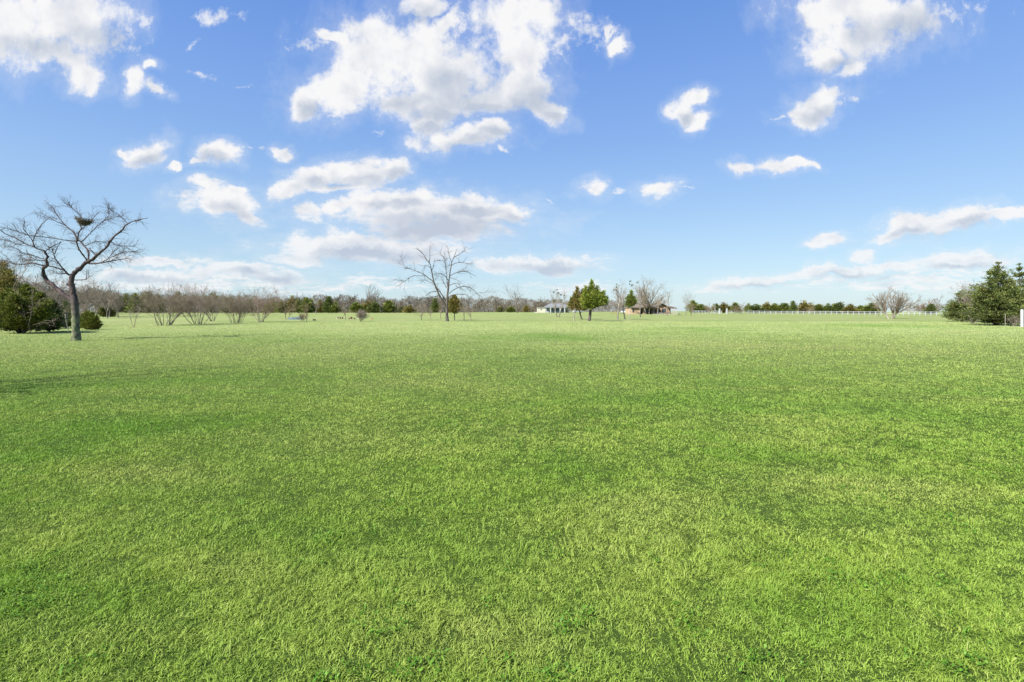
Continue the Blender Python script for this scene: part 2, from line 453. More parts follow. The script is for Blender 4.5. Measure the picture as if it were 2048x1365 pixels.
# grass colour shared by the sheet and the blades
FRESH = [(1090,674,95,6,1),(1390,659,70,3.5,.9),(1310,665,130,4,.5),(1740,652,140,3.5,.8),(1650,660,90,3,.4),(240,852,260,26,.8),(90,905,170,40,.7),(330,768,330,13,.5),(700,1085,260,80,.55),(1650,1255,220,60,.6),(1330,805,170,22,.5),(1900,830,200,30,.5),(120,1230,220,70,.5),(1130,960,220,40,.4),(900,690,160,7,.35),(180,640,200,3,-.5),
 (150,702,190,14,-.7),(570,702,220,14,-.6),(1510,690,220,9,-.7),(1240,690,160,7,-.5),(860,765,170,15,-.6),(1290,1055,260,60,-.55),(470,1150,170,60,-.5),(1760,1000,220,50,-.6),(1860,702,170,9,-.6),(600,860,180,26,-.5),(1000,880,160,24,-.4),(400,960,150,30,-.5),(900,1280,260,50,-.45),(1560,860,160,24,-.4)]
def fresh(x, y):
    """where the grass is lush (+) or dry (-), as patches on the field; bush shade in the dip is coloured in"""
    out = np.zeros_like(x)
    wx = x + (fastnoise(x, y, .5, 51) - .5) * .22 * (3 + y * .5); wy = y + (fastnoise(x, y, .5, 52) - .5) * .22 * (3 + y * .5)
    for (cx, cy, rx, ry, k) in FRESH:
        c = hit(cx, cy); d = c[1]
        ry_m = max(ry * d * d / (EYE * F), .2); rx_m = rx / F * d
        out += k * np.exp(-(((wx - c[0]) / rx_m) ** 2 + ((wy - d) / ry_m) ** 2))
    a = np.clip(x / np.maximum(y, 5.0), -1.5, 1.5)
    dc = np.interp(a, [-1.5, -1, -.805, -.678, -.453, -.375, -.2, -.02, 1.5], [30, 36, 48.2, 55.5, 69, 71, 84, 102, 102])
    dip = S((y - dc - 1) / 3) * (1 - S((y - dc - 8) / 16)) * S((a + .62) / .12) * S((-.08 - a) / .1)  # strip behind the crest: greener grass and bush shade painted as one tone
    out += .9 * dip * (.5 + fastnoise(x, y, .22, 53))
    return np.clip(out, -1, 1)
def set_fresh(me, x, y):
    me.attributes.new('lush_shade', 'FLOAT', 'POINT').data.foreach_set('value', np.asarray(fresh(x, y), np.float32))
def grass_tone(t, p):
    """slow colour drift over the field: fresh green, dry straw, dark clover"""
    big = t.noise(p, .09, 4, .6); midn = t.noise(p, .55, 5, .65); fine = t.noise(p, 2.6, 4, .6)
    return big, midn, fine
def ground_mat():
    t = NT('field_turf'); p = t.pos()
    big, midn, fine = grass_tone(t, p)
    st = t.n('ShaderNodeMapping'); t.put(st, 0, p); st.inputs['Scale'].default_value = (.35, 1.0, 1)
    streak = t.noise(st.outputs[0], .35, 6, .7)
    a = t.mix(t.rng(midn, .35, .7), (.145, .185, .064), (.205, .228, .095))
    a = t.mix(t.rng(streak, .45, .72, 0, .75), a, (.26, .285, .13))
    a = t.mix(t.rng(big, .50, .64, 0, .7), a, (.13, .195, .045))
    lu = t.n('ShaderNodeAttribute', attribute_name='lush_shade').outputs['Fac']
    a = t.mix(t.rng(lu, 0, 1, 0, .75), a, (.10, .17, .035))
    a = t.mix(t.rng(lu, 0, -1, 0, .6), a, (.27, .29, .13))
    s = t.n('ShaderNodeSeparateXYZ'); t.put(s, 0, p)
    a = t.mix(t.rng(s.outputs[1], 7, 42, .94, 0.), a, (.036, .066, .010))  # near sheet darkened so gaps between blades read as shadow
    h = t.noise(p, 9., 8, .75)
    return t.pbr(a, .95, t.bump(h, .7, .12), .05)
M_ground = ground_mat()
def blade_mat():
    t = NT('grass_blades'); p = t.pos()
    big, midn, fine = grass_tone(t, p)
    r = t.island()
    g = t.ramp(r, [(0, (.085, .165, .012)), (.27, (.145, .258, .020)), (.58, (.215, .345, .036)), (.88, (.28, .395, .06)), (.97, (.40, .44, .14)), (1, (.56, .53, .28))])
    mp = t.n('ShaderNodeMapping'); t.put(mp, 0, p); mp.inputs['Rotation'].default_value = (0, 0, R(52)); mp.inputs['Scale'].default_value = (.22, 1.0, 1.)
    streak = t.noise(mp.outputs[0], .9, 5, .65)
    g = t.mix(t.rng(streak, .47, .66, 0, .55), g, (.37, .43, .10))
    g = t.mix(t.rng(streak, .50, .36, 0, .5), g, (.11, .26, .02))
    g = t.mix(t.rng(midn, .44, .62, 0, .7), g, (.095, .235, .018))
    tuft = t.noise(p, 7.5, 3, .6)
    g = t.mix(t.rng(tuft, .50, .66, 0, .62), g, (.075, .165, .012))
    g = t.mix(t.rng(fine, .52, .68, 0, .6), g, (.32, .40, .085))
    g = t.mix(t.rng(big, .40, .62, .5, 0), g, (.31, .41, .08))
    g = t.mix(t.rng(big, .56, .66, 0, .75), g, (.12, .24, .025))
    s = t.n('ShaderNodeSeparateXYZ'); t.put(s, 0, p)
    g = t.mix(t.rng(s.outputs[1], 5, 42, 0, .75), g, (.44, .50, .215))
    lu = t.n('ShaderNodeAttribute', attribute_name='lush_shade').outputs['Fac']
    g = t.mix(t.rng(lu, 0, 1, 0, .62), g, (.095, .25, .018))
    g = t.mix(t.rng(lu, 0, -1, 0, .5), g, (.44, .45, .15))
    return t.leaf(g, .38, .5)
M_blade = blade_mat()
def weed_mat():
    t = NT('clover_leaves')
    g = t.ramp(t.island(), [(0, (.04, .11, .010)), (.6, (.075, .18, .016)), (1, (.13, .25, .03))])
    return t.leaf(g, .25, .5)
M_weed = weed_mat()

# ------------------------------------------------------------------ the field
def sp(lo, hi, n, near):
    k = np.linspace(np.arcsinh(lo / near), np.arcsinh(hi / near), n)
    return np.sinh(k) * near
gx = sp(-7000, 7000, 361, 25.); gy = np.concatenate([np.linspace(-60, 0, 8)[:-1], sp(0, 9000, 420, 40.)])
X, Y = np.meshgrid(gx, gy); Z = gz(X, Y)
nx, ny = len(gx), len(gy)
ii = np.arange(nx * ny).reshape(ny, nx)
q = np.stack([ii[:-1, :-1], ii[:-1, 1:], ii[1:, 1:], ii[1:, :-1]], -1).reshape(-1, 4)
gm = np_mesh('ground', np.stack([X, Y, Z], -1).reshape(-1, 3), [q], M_ground)
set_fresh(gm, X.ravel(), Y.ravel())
tag(link('ground', gm), 'broad green field of short spring grass', 'ground', None, 'structure')

def grass():
    r = np.random.default_rng(3)
    ys = np.linspace(0.9, 75, 6000)
    dens = 24000 * np.minimum(1, (3.0 / ys) ** 1.72)
    wid = 2 * (1.06 * ys + 2.2)
    w = dens * wid; cdf = np.cumsum(w) * (ys[1] - ys[0]); N = int(cdf[-1])
    y = np.interp(r.random(N) * cdf[-1], cdf, ys)
    x = r.uniform(-1, 1, N) * (1.06 * y + 2.2)
    cl = .55 * fastnoise(x, y, 1.3, 1) + .45 * fastnoise(x, y, 5.5, 2)
    gap = fastnoise(x, y, 8., 5) * .55 + fastnoise(x, y, 21., 6) * .45
    keep = r.random(N) < np.clip((gap - .20) * 5, .72, 1) + S((y - 8) / 10)
    x, y, cl = x[keep], y[keep], cl[keep]; N = len(x)
    gap = gap[keep]
    h = (.014 + .030 * r.random(N) ** 1.4) * (.5 + 1.0 * cl) * (.42 + 1.05 * gap)
    tall = r.random(N) < .008; h[tall] *= r.uniform(1.4, 2.2, tall.sum())
    wd = r.uniform(.0011, .0023, N) * np.maximum(1, (y / 3.0) ** .82)
    h *= np.maximum(1, (y / 14) ** .22)
    az = fastnoise(x, y, 7., 8) * 9 * PI + r.normal(0, 1.0, N)
    tilt = np.clip(r.normal(1.08, .36, N), .05, 1.5)
    lean = np.stack([np.cos(az), np.sin(az), np.zeros(N)], 1)
    az2 = az + r.normal(0, .7, N)
    side = np.stack([-np.sin(az2), np.cos(az2), r.normal(0, .25, N)], 1)
    base = np.stack([x, y, gz(x, y) - .004], 1)
    mid = base + (lean * (np.sin(tilt * .6) * h * .55)[:, None]); mid[:, 2] += np.cos(tilt * .6) * h * .55
    tip = base + lean * (np.sin(tilt) * h)[:, None]; tip[:, 2] += np.cos(tilt) * h
    sw = side * wd[:, None]
    near = y < 13 + r.normal(0, 3.0, N)
    b, m_, t_, s_ = base[near], mid[near], tip[near], sw[near]
    V1 = np.stack([b - s_, b + s_, m_ + s_ * .85, m_ - s_ * .85, t_], 1).reshape(-1, 3)
    i1 = np.arange(len(b))[:, None] * 5
    Q = i1 + np.array([[0, 1, 2, 3]]); T1 = i1 + np.array([[3, 2, 4]])
    b, t_, s_ = base[~near], tip[~near], sw[~near]
    s_ = s_ * 1.4
    V2 = np.stack([b - s_, b + s_, t_], 1).reshape(-1, 3)
    T2 = len(V1) + np.arange(len(b))[:, None] * 3 + np.array([[0, 1, 2]])
    print('grass blades', N)
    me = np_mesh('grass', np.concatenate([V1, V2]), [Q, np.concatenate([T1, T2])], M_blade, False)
    fr = fresh(x, y)
    me.attributes.new('lush_shade', 'FLOAT', 'POINT').data.foreach_set('value', np.concatenate([np.repeat(fr[near], 5), np.repeat(fr[~near], 3)]).astype(np.float32))
    o = link('grass', me)
    tag(o, 'short mown grass blades covering the near field', 'grass', None, 'stuff')
grass()
def weeds():
    r = np.random.default_rng(11)
    N = 150000
    y = 1.2 + 34 * r.random(N) ** 1.7; x = r.uniform(-1, 1, N) * (1.06 * y + 2)
    cl = .30 * fastnoise(x, y, .7, 21) + .40 * fastnoise(x, y, 3.1, 22) + .3 * fastnoise(x, y, 9., 23)
    k = r.random(N) < np.clip((cl - .60) * 7, 0, .8); x, y = x[k], y[k]; N = len(x)
    per = 6
    x = np.repeat(x, per) + r.normal(0, .012, N * per); y = np.repeat(y, per) + r.normal(0, .012, N * per); M = len(x)
    L = r.uniform(.008, .024, M) * np.maximum(1, (y / 9) ** .4); az = r.uniform(0, 2 * PI, M); el = r.uniform(.1, .9, M)
    d = np.stack([np.cos(az) * np.cos(el), np.sin(az) * np.cos(el), np.sin(el)], 1)
    s = np.stack([-np.sin(az), np.cos(az), r.normal(0, .3, M)], 1)
    b = np.stack([x, y, gz(x, y) + r.uniform(.0, .04, M)], 1)
    w = (L * r.uniform(.16, .34, M))[:, None]; L = L[:, None]
    V = np.stack([b, b + d * L * .55 + s * w, b + d * L, b + d * L * .55 - s * w], 1).reshape(-1, 3)
    Q = np.arange(M)[:, None] * 4 + np.array([[0, 1, 2, 3]])
    tag(link('weeds', np_mesh('weeds', V, [Q], M_weed, False)), 'darker broad leaved weeds and clover in patches among the grass', 'weeds', None, 'stuff')
weeds()

# ------------------------------------------------------------------ traced bare trees
def resample(pts, n):
    pts = np.asarray(pts, float)
    d = np.concatenate([[0], np.cumsum(np.linalg.norm(np.diff(pts[:, :3], axis=0), axis=1))])
    t = np.linspace(0, d[-1], n)
    return np.stack([np.interp(t, d, pts[:, k]) for k in range(pts.shape[1])], 1)
def chaikin(p):
    p = np.asarray(p, float)
    if len(p) < 3: return p
    a = p[:-1] * .75 + p[1:] * .25; b = p[:-1] * .25 + p[1:] * .75
    return np.concatenate([p[:1], np.stack([a, b], 1).reshape(-1, p.shape[1])[1:-1], p[-1:]])
def traced(strokes, origin, base, sc_, conv, rng, npts=24, rmul=1.0, rough=0.):
    """strokes drawn on the photo; each becomes a limb at its own depth. First is the trunk."""
    out = []
    allp = []
    d0 = base[1]
    for k, (st, slope) in enumerate(strokes):
        p = []
        for (x, y, r) in st:
            px, py = conv(x, y); p.append((px, py, r * sc_))
        p = np.array(p, float)
        if k == 0: p = chaikin(p)
        if k == 0: dep = 0.
        else:
            q = np.concatenate(allp); j = np.argmin(((q[:, :2] - p[0, :2]) ** 2).sum(1)); dep = q[j, 3]
        ln = np.concatenate([[0], np.cumsum(np.linalg.norm(np.diff(p[:, :2], axis=0), axis=1))])
        ph = rng.uniform(0, 6)
        dz = dep + slope * ln * d0 / F + (0 if k == 0 else 1) * .10 * (np.sin(ln * .05 + ph) - math.sin(ph))
        p = np.concatenate([p, dz[:, None]], 1)
        n = max(6, min(26, int(ln[-1] / 4)))
        # dense copy for joints
        allp.append(resample(np.concatenate([p[:, :2], p[:, 2:]], 1), 40))
        D = d0 + p[:, 3]
        W = np.stack([(p[:, 0] - 1024) / F * D, D, EYE - (p[:, 1] - HZ) / F * D], 1)
        W = np.concatenate([W, (p[:, 2] / F * D * rmul)[:, None]], 1)
        W = resample(W, npts)
        if rough:
            q_ = rough * (.3 if k == 0 else 1.)
            e = np.minimum(1, np.arange(npts) / 3.)[:, None]
            W[:, :3] += rng.normal(0, .35, (npts, 3)) * W[:, 3:4] * e * q_
            W[:, 3] *= 1 + rng.normal(0, .13, npts) * q_
        W[:, :3] -= np.asarray(origin)
        out.append(W)
    return out
def traced_tree(name, label, strokes, basepx, sc_, conv, seed, trunk_mat, twig_mat, ntrunk, twigs, rmul=1.0, branch_mat=None, rough=0., npts=24):
    rng = np.random.default_rng(seed)
    base = hit(*basepx)
    root = thing(name, label, 'tree', base)
    W = traced(strokes, base, base, sc_, conv, rng, npts, rmul, rough)
    W[0][0, 2] -= .15
    P = np.stack([w[:, :3] for w in W]); Rr = np.stack([np.maximum(w[:, 3], .004) for w in W])
    tr = [(P[:ntrunk], Rr[:ntrunk], 12)]
    TV, TF = tubes(tr)
    if rough: TV = TV + rng.normal(0, .010 * rough, TV.shape)
    link('trunk', np_mesh(name + '_trunk', TV, TF, trunk_mat), root)
    items = [(P[ntrunk:], Rr[ntrunk:], 7)]
    ln = np.linalg.norm(np.diff(P, axis=1), axis=2).sum(1)
    # twigs per metre of limb
    for (per_m, tr_, ang, L, rad, n, wob, up, sub) in twigs:
        for k in range(0 if ntrunk == 0 else 1, len(P)):
            c = rng.poisson(per_m * ln[k])
            if not c: continue
            st, dr, _, r = spawn(P[k:k + 1], Rr[k:k + 1], np.array([1.]), c, tr_, ang, (1, 1), (.9, .9), rng)
            l = rng.uniform(L[0], L[1], c)
            r = np.minimum(r, rng.uniform(rad[0], rad[1], c))
            Q = sweep(st, dr, l, n, wob, up, rng); RQ = taper(r, n, .35)
            items.append((Q, RQ, 4))
            if sub:
                st, dr, l2, r2 = spawn(Q, RQ, l, sub[0], (.15, 1), (.3, 1.0), sub[1], (.5, .8), rng, .0025)
                items.append((sweep(st, dr, l2, 4, .2, up, rng), taper(r2, 4, .5), 3))
    # limbs keep the bark, twigs are their own lighter part of the crown
    link('limbs', np_mesh(name + '_limbs', *tubes(items[:1]), branch_mat or trunk_mat), root)
    link('crown', np_mesh(name + '_crown', *tubes(items[1:]), twig_mat), root)
    return root, base

cv1 = lambda x, y: (x * .23443, 380 + y * .23443)
nest_strokes = [
 ([(650,1294,44),(650,1268,36),(649,1230,32),(648,1180,30),(646,1080,30),(640,1000,29),(632,930,27),(622,870,24),(608,800,22),(615,750,20),(622,722,19)],0),
 ([(620,950,18),(540,890,17),(480,835,18),(400,775,18),(358,715,17),(366,678,15),(393,652,14),(408,632,11),(400,592,10),(407,567,10),(388,545,9),(385,527,8),(350,515,6),(290,490,5),(210,455,4.5),(130,410,4),(60,385,3),(-10,335,2)],-.12),
 ([(622,725,19),(650,690,20),(700,650,17),(760,610,14),(810,575,12),(850,535,10),(900,500,9),(940,440,8),(985,390,7),(1040,345,6),(1090,290,5),(1130,270,4),(1190,255,3),(1260,240,1.5)],.15),
 ([(395,652,8),(340,640,6),(280,622,6),(210,635,5),(130,635,5),(60,610,4),(0,600,3),(-60,590,2)],.3),
 ([(402,595,5),(350,585,4),(300,565,4),(240,550,3.5),(190,545,3),(150,505,3),(80,480,2),(-20,478,1.5)],-.35),
 ([(400,600,5),(360,606,4),(300,600,3.5),(220,600,2.5),(150,590,1.5)],.5),
 ([(290,490,4),(280,440,4),(310,360,3.5),(360,290,3),(410,245,2)],.3),
 ([(300,495,4),(275,430,3.5),(240,385,3),(200,335,2.5),(210,270,2),(200,240,1.5)],-.3),
 ([(210,455,3),(160,470,2.5),(90,440,2),(0,420,1.5)],.5),
 ([(590,730,9),(545,685,7),(510,640,5.5),(470,590,4.5),(460,545,4),(440,505,3)],-.3),
 ([(545,685,7),(490,668,6),(420,650,5),(360,640,4)],-.2),
 ([(465,550,3.5),(490,490,2.5),(520,440,2)],.4),
 ([(385,525,4),(430,495,3.5),(400,480,2.5)],.3),
 ([(430,495,3.5),(470,470,3),(520,445,1.8)],.3),
 ([(755,612,9),(755,560,8),(755,520,7),(725,490,6.5),(690,450,6),(660,425,6),(640,385,5.5),(610,345,5),(560,305,4.5),(510,245,4),(470,190,3.5),(445,145,3),(400,110,2),(375,90,1.5)],.25),
 ([(745,605,7),(700,545,6.5),(665,500,6.5),(655,455,6),(665,400,5.5),(675,360,5),(695,330,4.5),(690,310,4),(665,260,3),(640,225,2.5)],-.2),
 ([(655,440,5),(570,432,4),(450,412,3.5),(340,400,3),(220,385,3),(140,350,2.5),(60,330,2),(-10,310,1.5)],-.3),
 ([(690,450,5),(725,418,4.5),(770,370,4),(830,310,3.5),(880,265,3),(930,220,2.5),(925,150,2),(930,110,1.2)],.35),
 ([(870,272,3),(950,245,2.5),(1020,225,2),(1070,215,1)],.3),
 ([(690,310,3),(700,240,2.5),(660,195,2.5),(620,160,2.5),(590,135,2),(585,100,1)],.1),
 ([(560,305,4),(480,270,3),(410,230,2),(350,195,1.5),(270,200,1)],-.3),
 ([(1090,290,3.5),(1050,245,2.5),(1000,205,2),(940,165,1.7),(925,110,1.2)],-.3),
 ([(945,440,4),(985,470,3),(1040,480,2.5),(1110,480,2),(1180,490,1.2)],.4),
 ([(760,630,8),(830,630,7),(900,615,5),(960,605,4),(1030,595,3),(1080,585,2),(1140,600,1.2)],-.3),
 ([(880,612,4),(940,580,3),(1000,550,3),(1060,530,2),(1130,525,1.5),(1190,530,1)],-.4),
 ([(920,585,3),(970,530,2.5),(1020,490,2)],.4),
 ([(820,560,6),(780,520,4),(760,495,3)],.2),
 ([(700,330,4),(740,300,3),(790,250,2.5),(840,190,1.8)],.2),
 ([(640,770,5),(690,770,4),(735,765,3),(770,735,2),(790,745,1)],-.2),
 ([(735,765,3),(740,720,2),(735,680,1.2)],.1),
 ([(605,790,9),(578,808,7),(570,798,5)],-.1),
 ([(600,730,6),(560,715,4),(500,715,2.5),(440,690,1.5)],.4),
 ([(720,480,4),(790,450,3),(850,440,2.5),(920,460,1.5)],.6),
]
tw_nest = [(14., (.2, .93), (.4, 1.15), (.22, .8), (.0045, .0085), 6, .26, .01, (5, (.3, .7))),]
nest_tree, nest_base = traced_tree('bare_tree', 'dark bare tree with a bird nest in its crown, standing on the open lawn', nest_strokes, (152, 682), .23443, cv1, 5,
    M_nestbark, M_darktwig, 3, tw_nest, .92, None, .8, 36)
cv2 = lambda x, y: (780 + x * .16118, 460 + y * .16118)
mid_strokes = [
 ([(712,1145,34),(708,1110,24),(706,1060,20),(706,1000,20),(708,930,17),(710,860,17),(715,790,16),(720,740,15),(728,680,12),(735,600,9.5),(745,520,8),(760,450,7),(765,405,6),(790,345,5),(820,270,3.5),(830,240,2)],0),
 ([(702,970,15),(650,880,13),(615,820,13),(580,740,12),(560,690,11),(540,640,10),(530,580,9),(520,520,9),(505,460,7),(490,410,6),(440,360,5),(420,310,4),(375,265,3),(335,240,2)],-.15),
 ([(765,405,6),(740,340,4.5),(725,270,3.5),(715,210,2)],.2),
 ([(790,345,5),(850,310,4),(920,265,3),(925,220,1.5)],.3),
 ([(765,440,5.5),(810,415,4.5),(870,403,4),(930,410,3.5),(980,430,2.5),(1030,425,1.5)],-.3),
 ([(745,570,6),(800,540,5),(860,522,5),(940,515,4),(1000,540,3),(1070,580,2)],.3),
 ([(740,590,5),(790,610,4),(840,625,2.5),(865,680,1.5)],-.5),
 ([(738,690,6),(780,670,5),(830,660,4),(865,690,3),(875,770,1.5)],-.4),
 ([(735,790,7),(790,745,6),(860,710,5),(930,700,5),(1000,720,4),(1060,765,3),(1110,825,2),(1105,870,1)],.4),
 ([(728,835,7),(780,808,6),(850,800,5),(930,800,4),(980,825,3),(1005,860,1.5)],-.5),
 ([(990,840,2.5),(1040,800,2),(1100,780,1.5),(1200,776,1),(1300,770,.8)],.2),
 ([(490,410,5),(495,340,4),(495,260,3),(500,200,1.5)],.2),
 ([(540,640,8),(480,600,7),(430,560,6),(380,535,5),(330,515,5),(270,490,4),(190,470,3.5),(160,400,2),(130,340,1.2)],.2),
 ([(445,572,5),(370,572,4),(290,570,4),(240,595,3),(185,640,2.5),(100,625,1.5),(20,612,1)],-.3),
 ([(700,905,10),(650,815,9),(605,750,8),(575,715,7)],.25),
 ([(610,810,6),(540,835,5),(440,855,4),(350,872,3)],-.4),
 ([(440,850,3),(330,835,2),(220,825,1.5),(130,822,1)],.1),
 ([(575,760,5),(510,770,4),(440,815,3)],-.5),
 ([(715,705,8),(705,620,6.5),(700,540,6),(690,450,5),(680,400,4),(665,340,3),(620,280,2)],.35),
 ([(690,460,4),(720,450,4),(760,430,3)],.1),
 ([(725,632,6),(690,580,5),(650,550,4.5),(620,540,4),(550,555,3)],-.4),
 ([(665,375,3),(620,385,2.5),(575,380,2)],-.3),
 ([(520,500,5),(540,460,4),(545,410,2)],.5),
 ([(545,660,5),(490,650,3.5),(430,620,3),(390,650,1.5)],.6),
 ([(500,470,4),(450,440,3),(400,450,1.5)],-.5),
 ([(700,720,6),(670,660,4),(640,600,3),(620,570,2)],.5),
]
tw_mid = [(4.2, (.25, 1), (.5, 1.2), (.5, 1.7), (.010, .022), 5, .2, .04, (3, (.35, .7))),]
traced_tree('bare_tree', 'tall bare tree with two forking grey limbs, standing alone at the middle of the field', mid_strokes, (894, 643), .16118, cv2, 9,
    M_pecan, M_pecan, 2, tw_mid, .8, None, .45, 30)

# bird nest resting in the dark tree: a shallow bowl of sticks
def nest():
    r = np.random.default_rng(4)
    d = 26.9
    c = np.array([(165 - 1024) / F * d, d + .12, EYE - (441 - HZ) / F * d])
    o = thing('bird_nest', 'ragged stick bird nest resting in the crown of the dark bare tree', 'bird nest', c - [0, 0, .2])
    o.scale = (.74, .74, .7)
    n = 420
    th = r.uniform(0, 2 * PI, n); lay = r.random(n)
    rad = .16 + .28 * lay ** .8
    st = np.stack([rad * np.cos(th) * 1.15, rad * np.sin(th), .02 + .36 * lay ** 1.4 + r.normal(0, .03, n)], 1)
    st[:, 2] += np.where(st[:, 0] < -.25, .12, 0)
    dr = np.stack([-np.sin(th) + r.normal(0, .5, n), np.cos(th) + r.normal(0, .5, n), r.normal(0, .25, n)], 1)
    ln = r.uniform(.2, .45, n)
    P = sweep(st - norm(dr) * ln[:, None] * .5, dr, ln, 4, .15, 0, r)
    link('sticks', np_mesh('nest_sticks', *tubes([(P, taper(r.uniform(.007, .014, n), 4, .6), 4)]), M_brush), o)
    # woven cup inside
    u = np.linspace(0, 2 * PI, 20, endpoint=False); V = []; Fq = []
    for k, (rr, zz) in enumerate([(.05, .06), (.18, .09), (.27, .18), (.32, .26), (.26, .26), (.18, .18), (.05, .14)]):
        V += [(rr * math.cos(a) * 1.1 * (1 + .06 * math.sin(5 * a + k)), rr * math.sin(a), zz + .02 * math.sin(3 * a)) for a in u]
        if k: Fq += [((k - 1) * 20 + i, (k - 1) * 20 + (i + 1) % 20, k * 20 + (i + 1) % 20, k * 20 + i) for i in range(20)]
    link('cup', np_mesh('nest_cup', np.array(V), [np.array(Fq)], M_darktwig), o)
nest()

# ------------------------------------------------------------------ grown bare trees
def grown(name, seed, H, trunk_h, spread, stems=1, nlimb=7, m1=None, m2=None, dens=1.0, rt=None, fan=.35, up=.05, level4=True, rtw=1.):
    """a bare tree as two meshes, trunk and crown, base at the origin"""
    r = np.random.default_rng(seed)
    rt = rt or H * .022
    if stems == 1:
        st = np.zeros((1, 3)); dr = np.array([[r.normal(0, .05), r.normal(0, .05), 1.]]); ln = np.array([trunk_h]); rad = np.array([rt])
    else:
        a = r.uniform(0, 2 * PI, stems)
        st = np.stack([np.cos(a), np.sin(a), np.zeros(stems)], 1) * spread * .16 * r.uniform(.3, 1, stems)[:, None]
        dr = np.stack([np.cos(a) * fan, np.sin(a) * fan, np.ones(stems)], 1) * 1.0
        dr[:, :2] *= r.uniform(.2, 1.6, stems)[:, None]
        ln = trunk_h * r.uniform(.8, 1.2, stems); rad = rt * r.uniform(.7, 1.1, stems)
    st[:, 2] = -.08
    P = sweep(st, dr, ln, 8, .07, .02, r); Rr = taper(rad, 8, .62)
    if stems == 1: Rr[:, 0] *= 1.5; Rr[:, 1] *= 1.08
    tr = [(P, Rr, 8)]
    # limbs leave the upper part of the stem
    st, dr, L, rr = spawn(P, Rr, ln, nlimb, (.55, 1.), (.25, .95), (1, 1), (.45, .75), r)
    top = st[:, 2]
    L = (H - top) * r.uniform(.7, 1.05, len(L)) * (1.0 if stems == 1 else .95)
    dr[:, :2] *= spread / H * 1.5
    dr[:, 2] = np.abs(dr[:, 2]) * .8 + .25
    P1 = sweep(st, dr, L, 8, .11, up, r); R1 = taper(rr, 8, .25)
    # the leader goes on
    P0 = sweep(P[:, -1], P[:, -1] - P[:, -2], (H - P[:, -1, 2]) * .95, 8, .10, .04, r); R0 = taper(Rr[:, -1], 8, .2)
    PA = np.concatenate([P1, P0]); RA = np.concatenate([R1, R0]); LA = np.concatenate([L, (H - P[:, -1, 2]) * .95])
    k = lambda v: max(1, int(round(v * dens)))
    sp_ = [dict(k=k(6), t=(.15, 1), a=(.35, .9), l=(.35, .65), r=(.4, .65), n=6, w=.14, u=up, s=4, rmin=.006 * rtw),
           dict(k=k(5), t=(.15, 1), a=(.35, .95), l=(.35, .65), r=(.4, .65), n=5, w=.16, u=up * .8, s=3, rmin=.005 * rtw)]
    if level4: sp_.append(dict(k=k(4), t=(.1, 1), a=(.3, .9), l=(.4, .75), r=(.5, .7), n=3, w=.14, u=up * .6, s=3, rmin=.004 * rtw))
    items = [(PA, RA, 6)] + bare_levels((PA, RA, LA), sp_, r)
    stems_ = [np_mesh(name + '_trunk', *tubes([(P[k:k + 1], Rr[k:k + 1], 8)]), m1 or M_grey) for k in range(len(P))]
    return (stems_ if len(stems_) > 1 else stems_[0]), np_mesh(name + '_crown', *tubes(items), m2 or M_twig)
def place_tree(meshes, name, label, cat, loc, rotz=0., s=1., group=None, sxy=None, parts=('trunk', 'crown')):
    o = thing(name, label, cat, loc, rotz, group)
    o.scale = (sxy or s, sxy or s, s)
    for n, me in zip(parts, meshes):
        for q in (me if isinstance(me, list) else [me]): link('stem' if isinstance(me, list) else n, q, o)
    return o
def px_h(base, toppy): return EYE - (toppy - HZ) / F * base[1] - base[2]

# multi-stemmed shrubs on the crest
SHR = [  # px, base row, top row, half width px, stems, seed, label
 (330, 651.5, 577, 46, 11, 31, 'many stemmed bare grey shrub, leftmost of the big ones along the lawn crest'),
 (398, 649, 574, 46, 9, 32, 'tallest many stemmed bare shrub along the crest, second from the left'),
 (427, 643, 588, 24, 7, 33, 'bare slim stemmed shrub just behind the tallest crest shrub'),
 (473, 646.5, 590, 42, 12, 34, 'low spreading bare shrub with pale stems between two taller crest shrubs'),
]
for (px, py, top, hw, stems, sd, lab) in SHR:
    b = hit(px, py); H = px_h(b, top); sprd = 1.5 * hw / F * b[1]
    me = grown('bare_shrub', sd, H * 1.02, H * .42, sprd, int(stems * 1.4), 4, M_grey, M_shrub, 1.1, H * .0080, .6, .045)
    place_tree(me, 'bare_shrub', lab, 'shrub', b, 0, 1, 'bare shrubs along the lawn crest')
b = hit(521, 645); H = px_h(b, 576)
place_tree(grown('bare_shrub', 35, H, H * .36, 42 / F * b[1], 10, 3, M_grey, M_redtwig, 1.1, H * .010, .7, .05), 'bare_shrub', 'vase shaped bare shrub with reddish twigs, rightmost of the big crest shrubs', 'shrub', b, 0, 1, 'bare shrubs along the lawn crest')
b = hit(267, 655.5); H = px_h(b, 612)
place_tree(grown('sapling', 36, H, H * .5, 12 / F * b[1], 3, 3, M_tantwig, M_twig, .6, H * .011, .35, .04, False), 'sapling', 'thin two stemmed bare sapling left of the big crest shrubs', 'sapling', b)

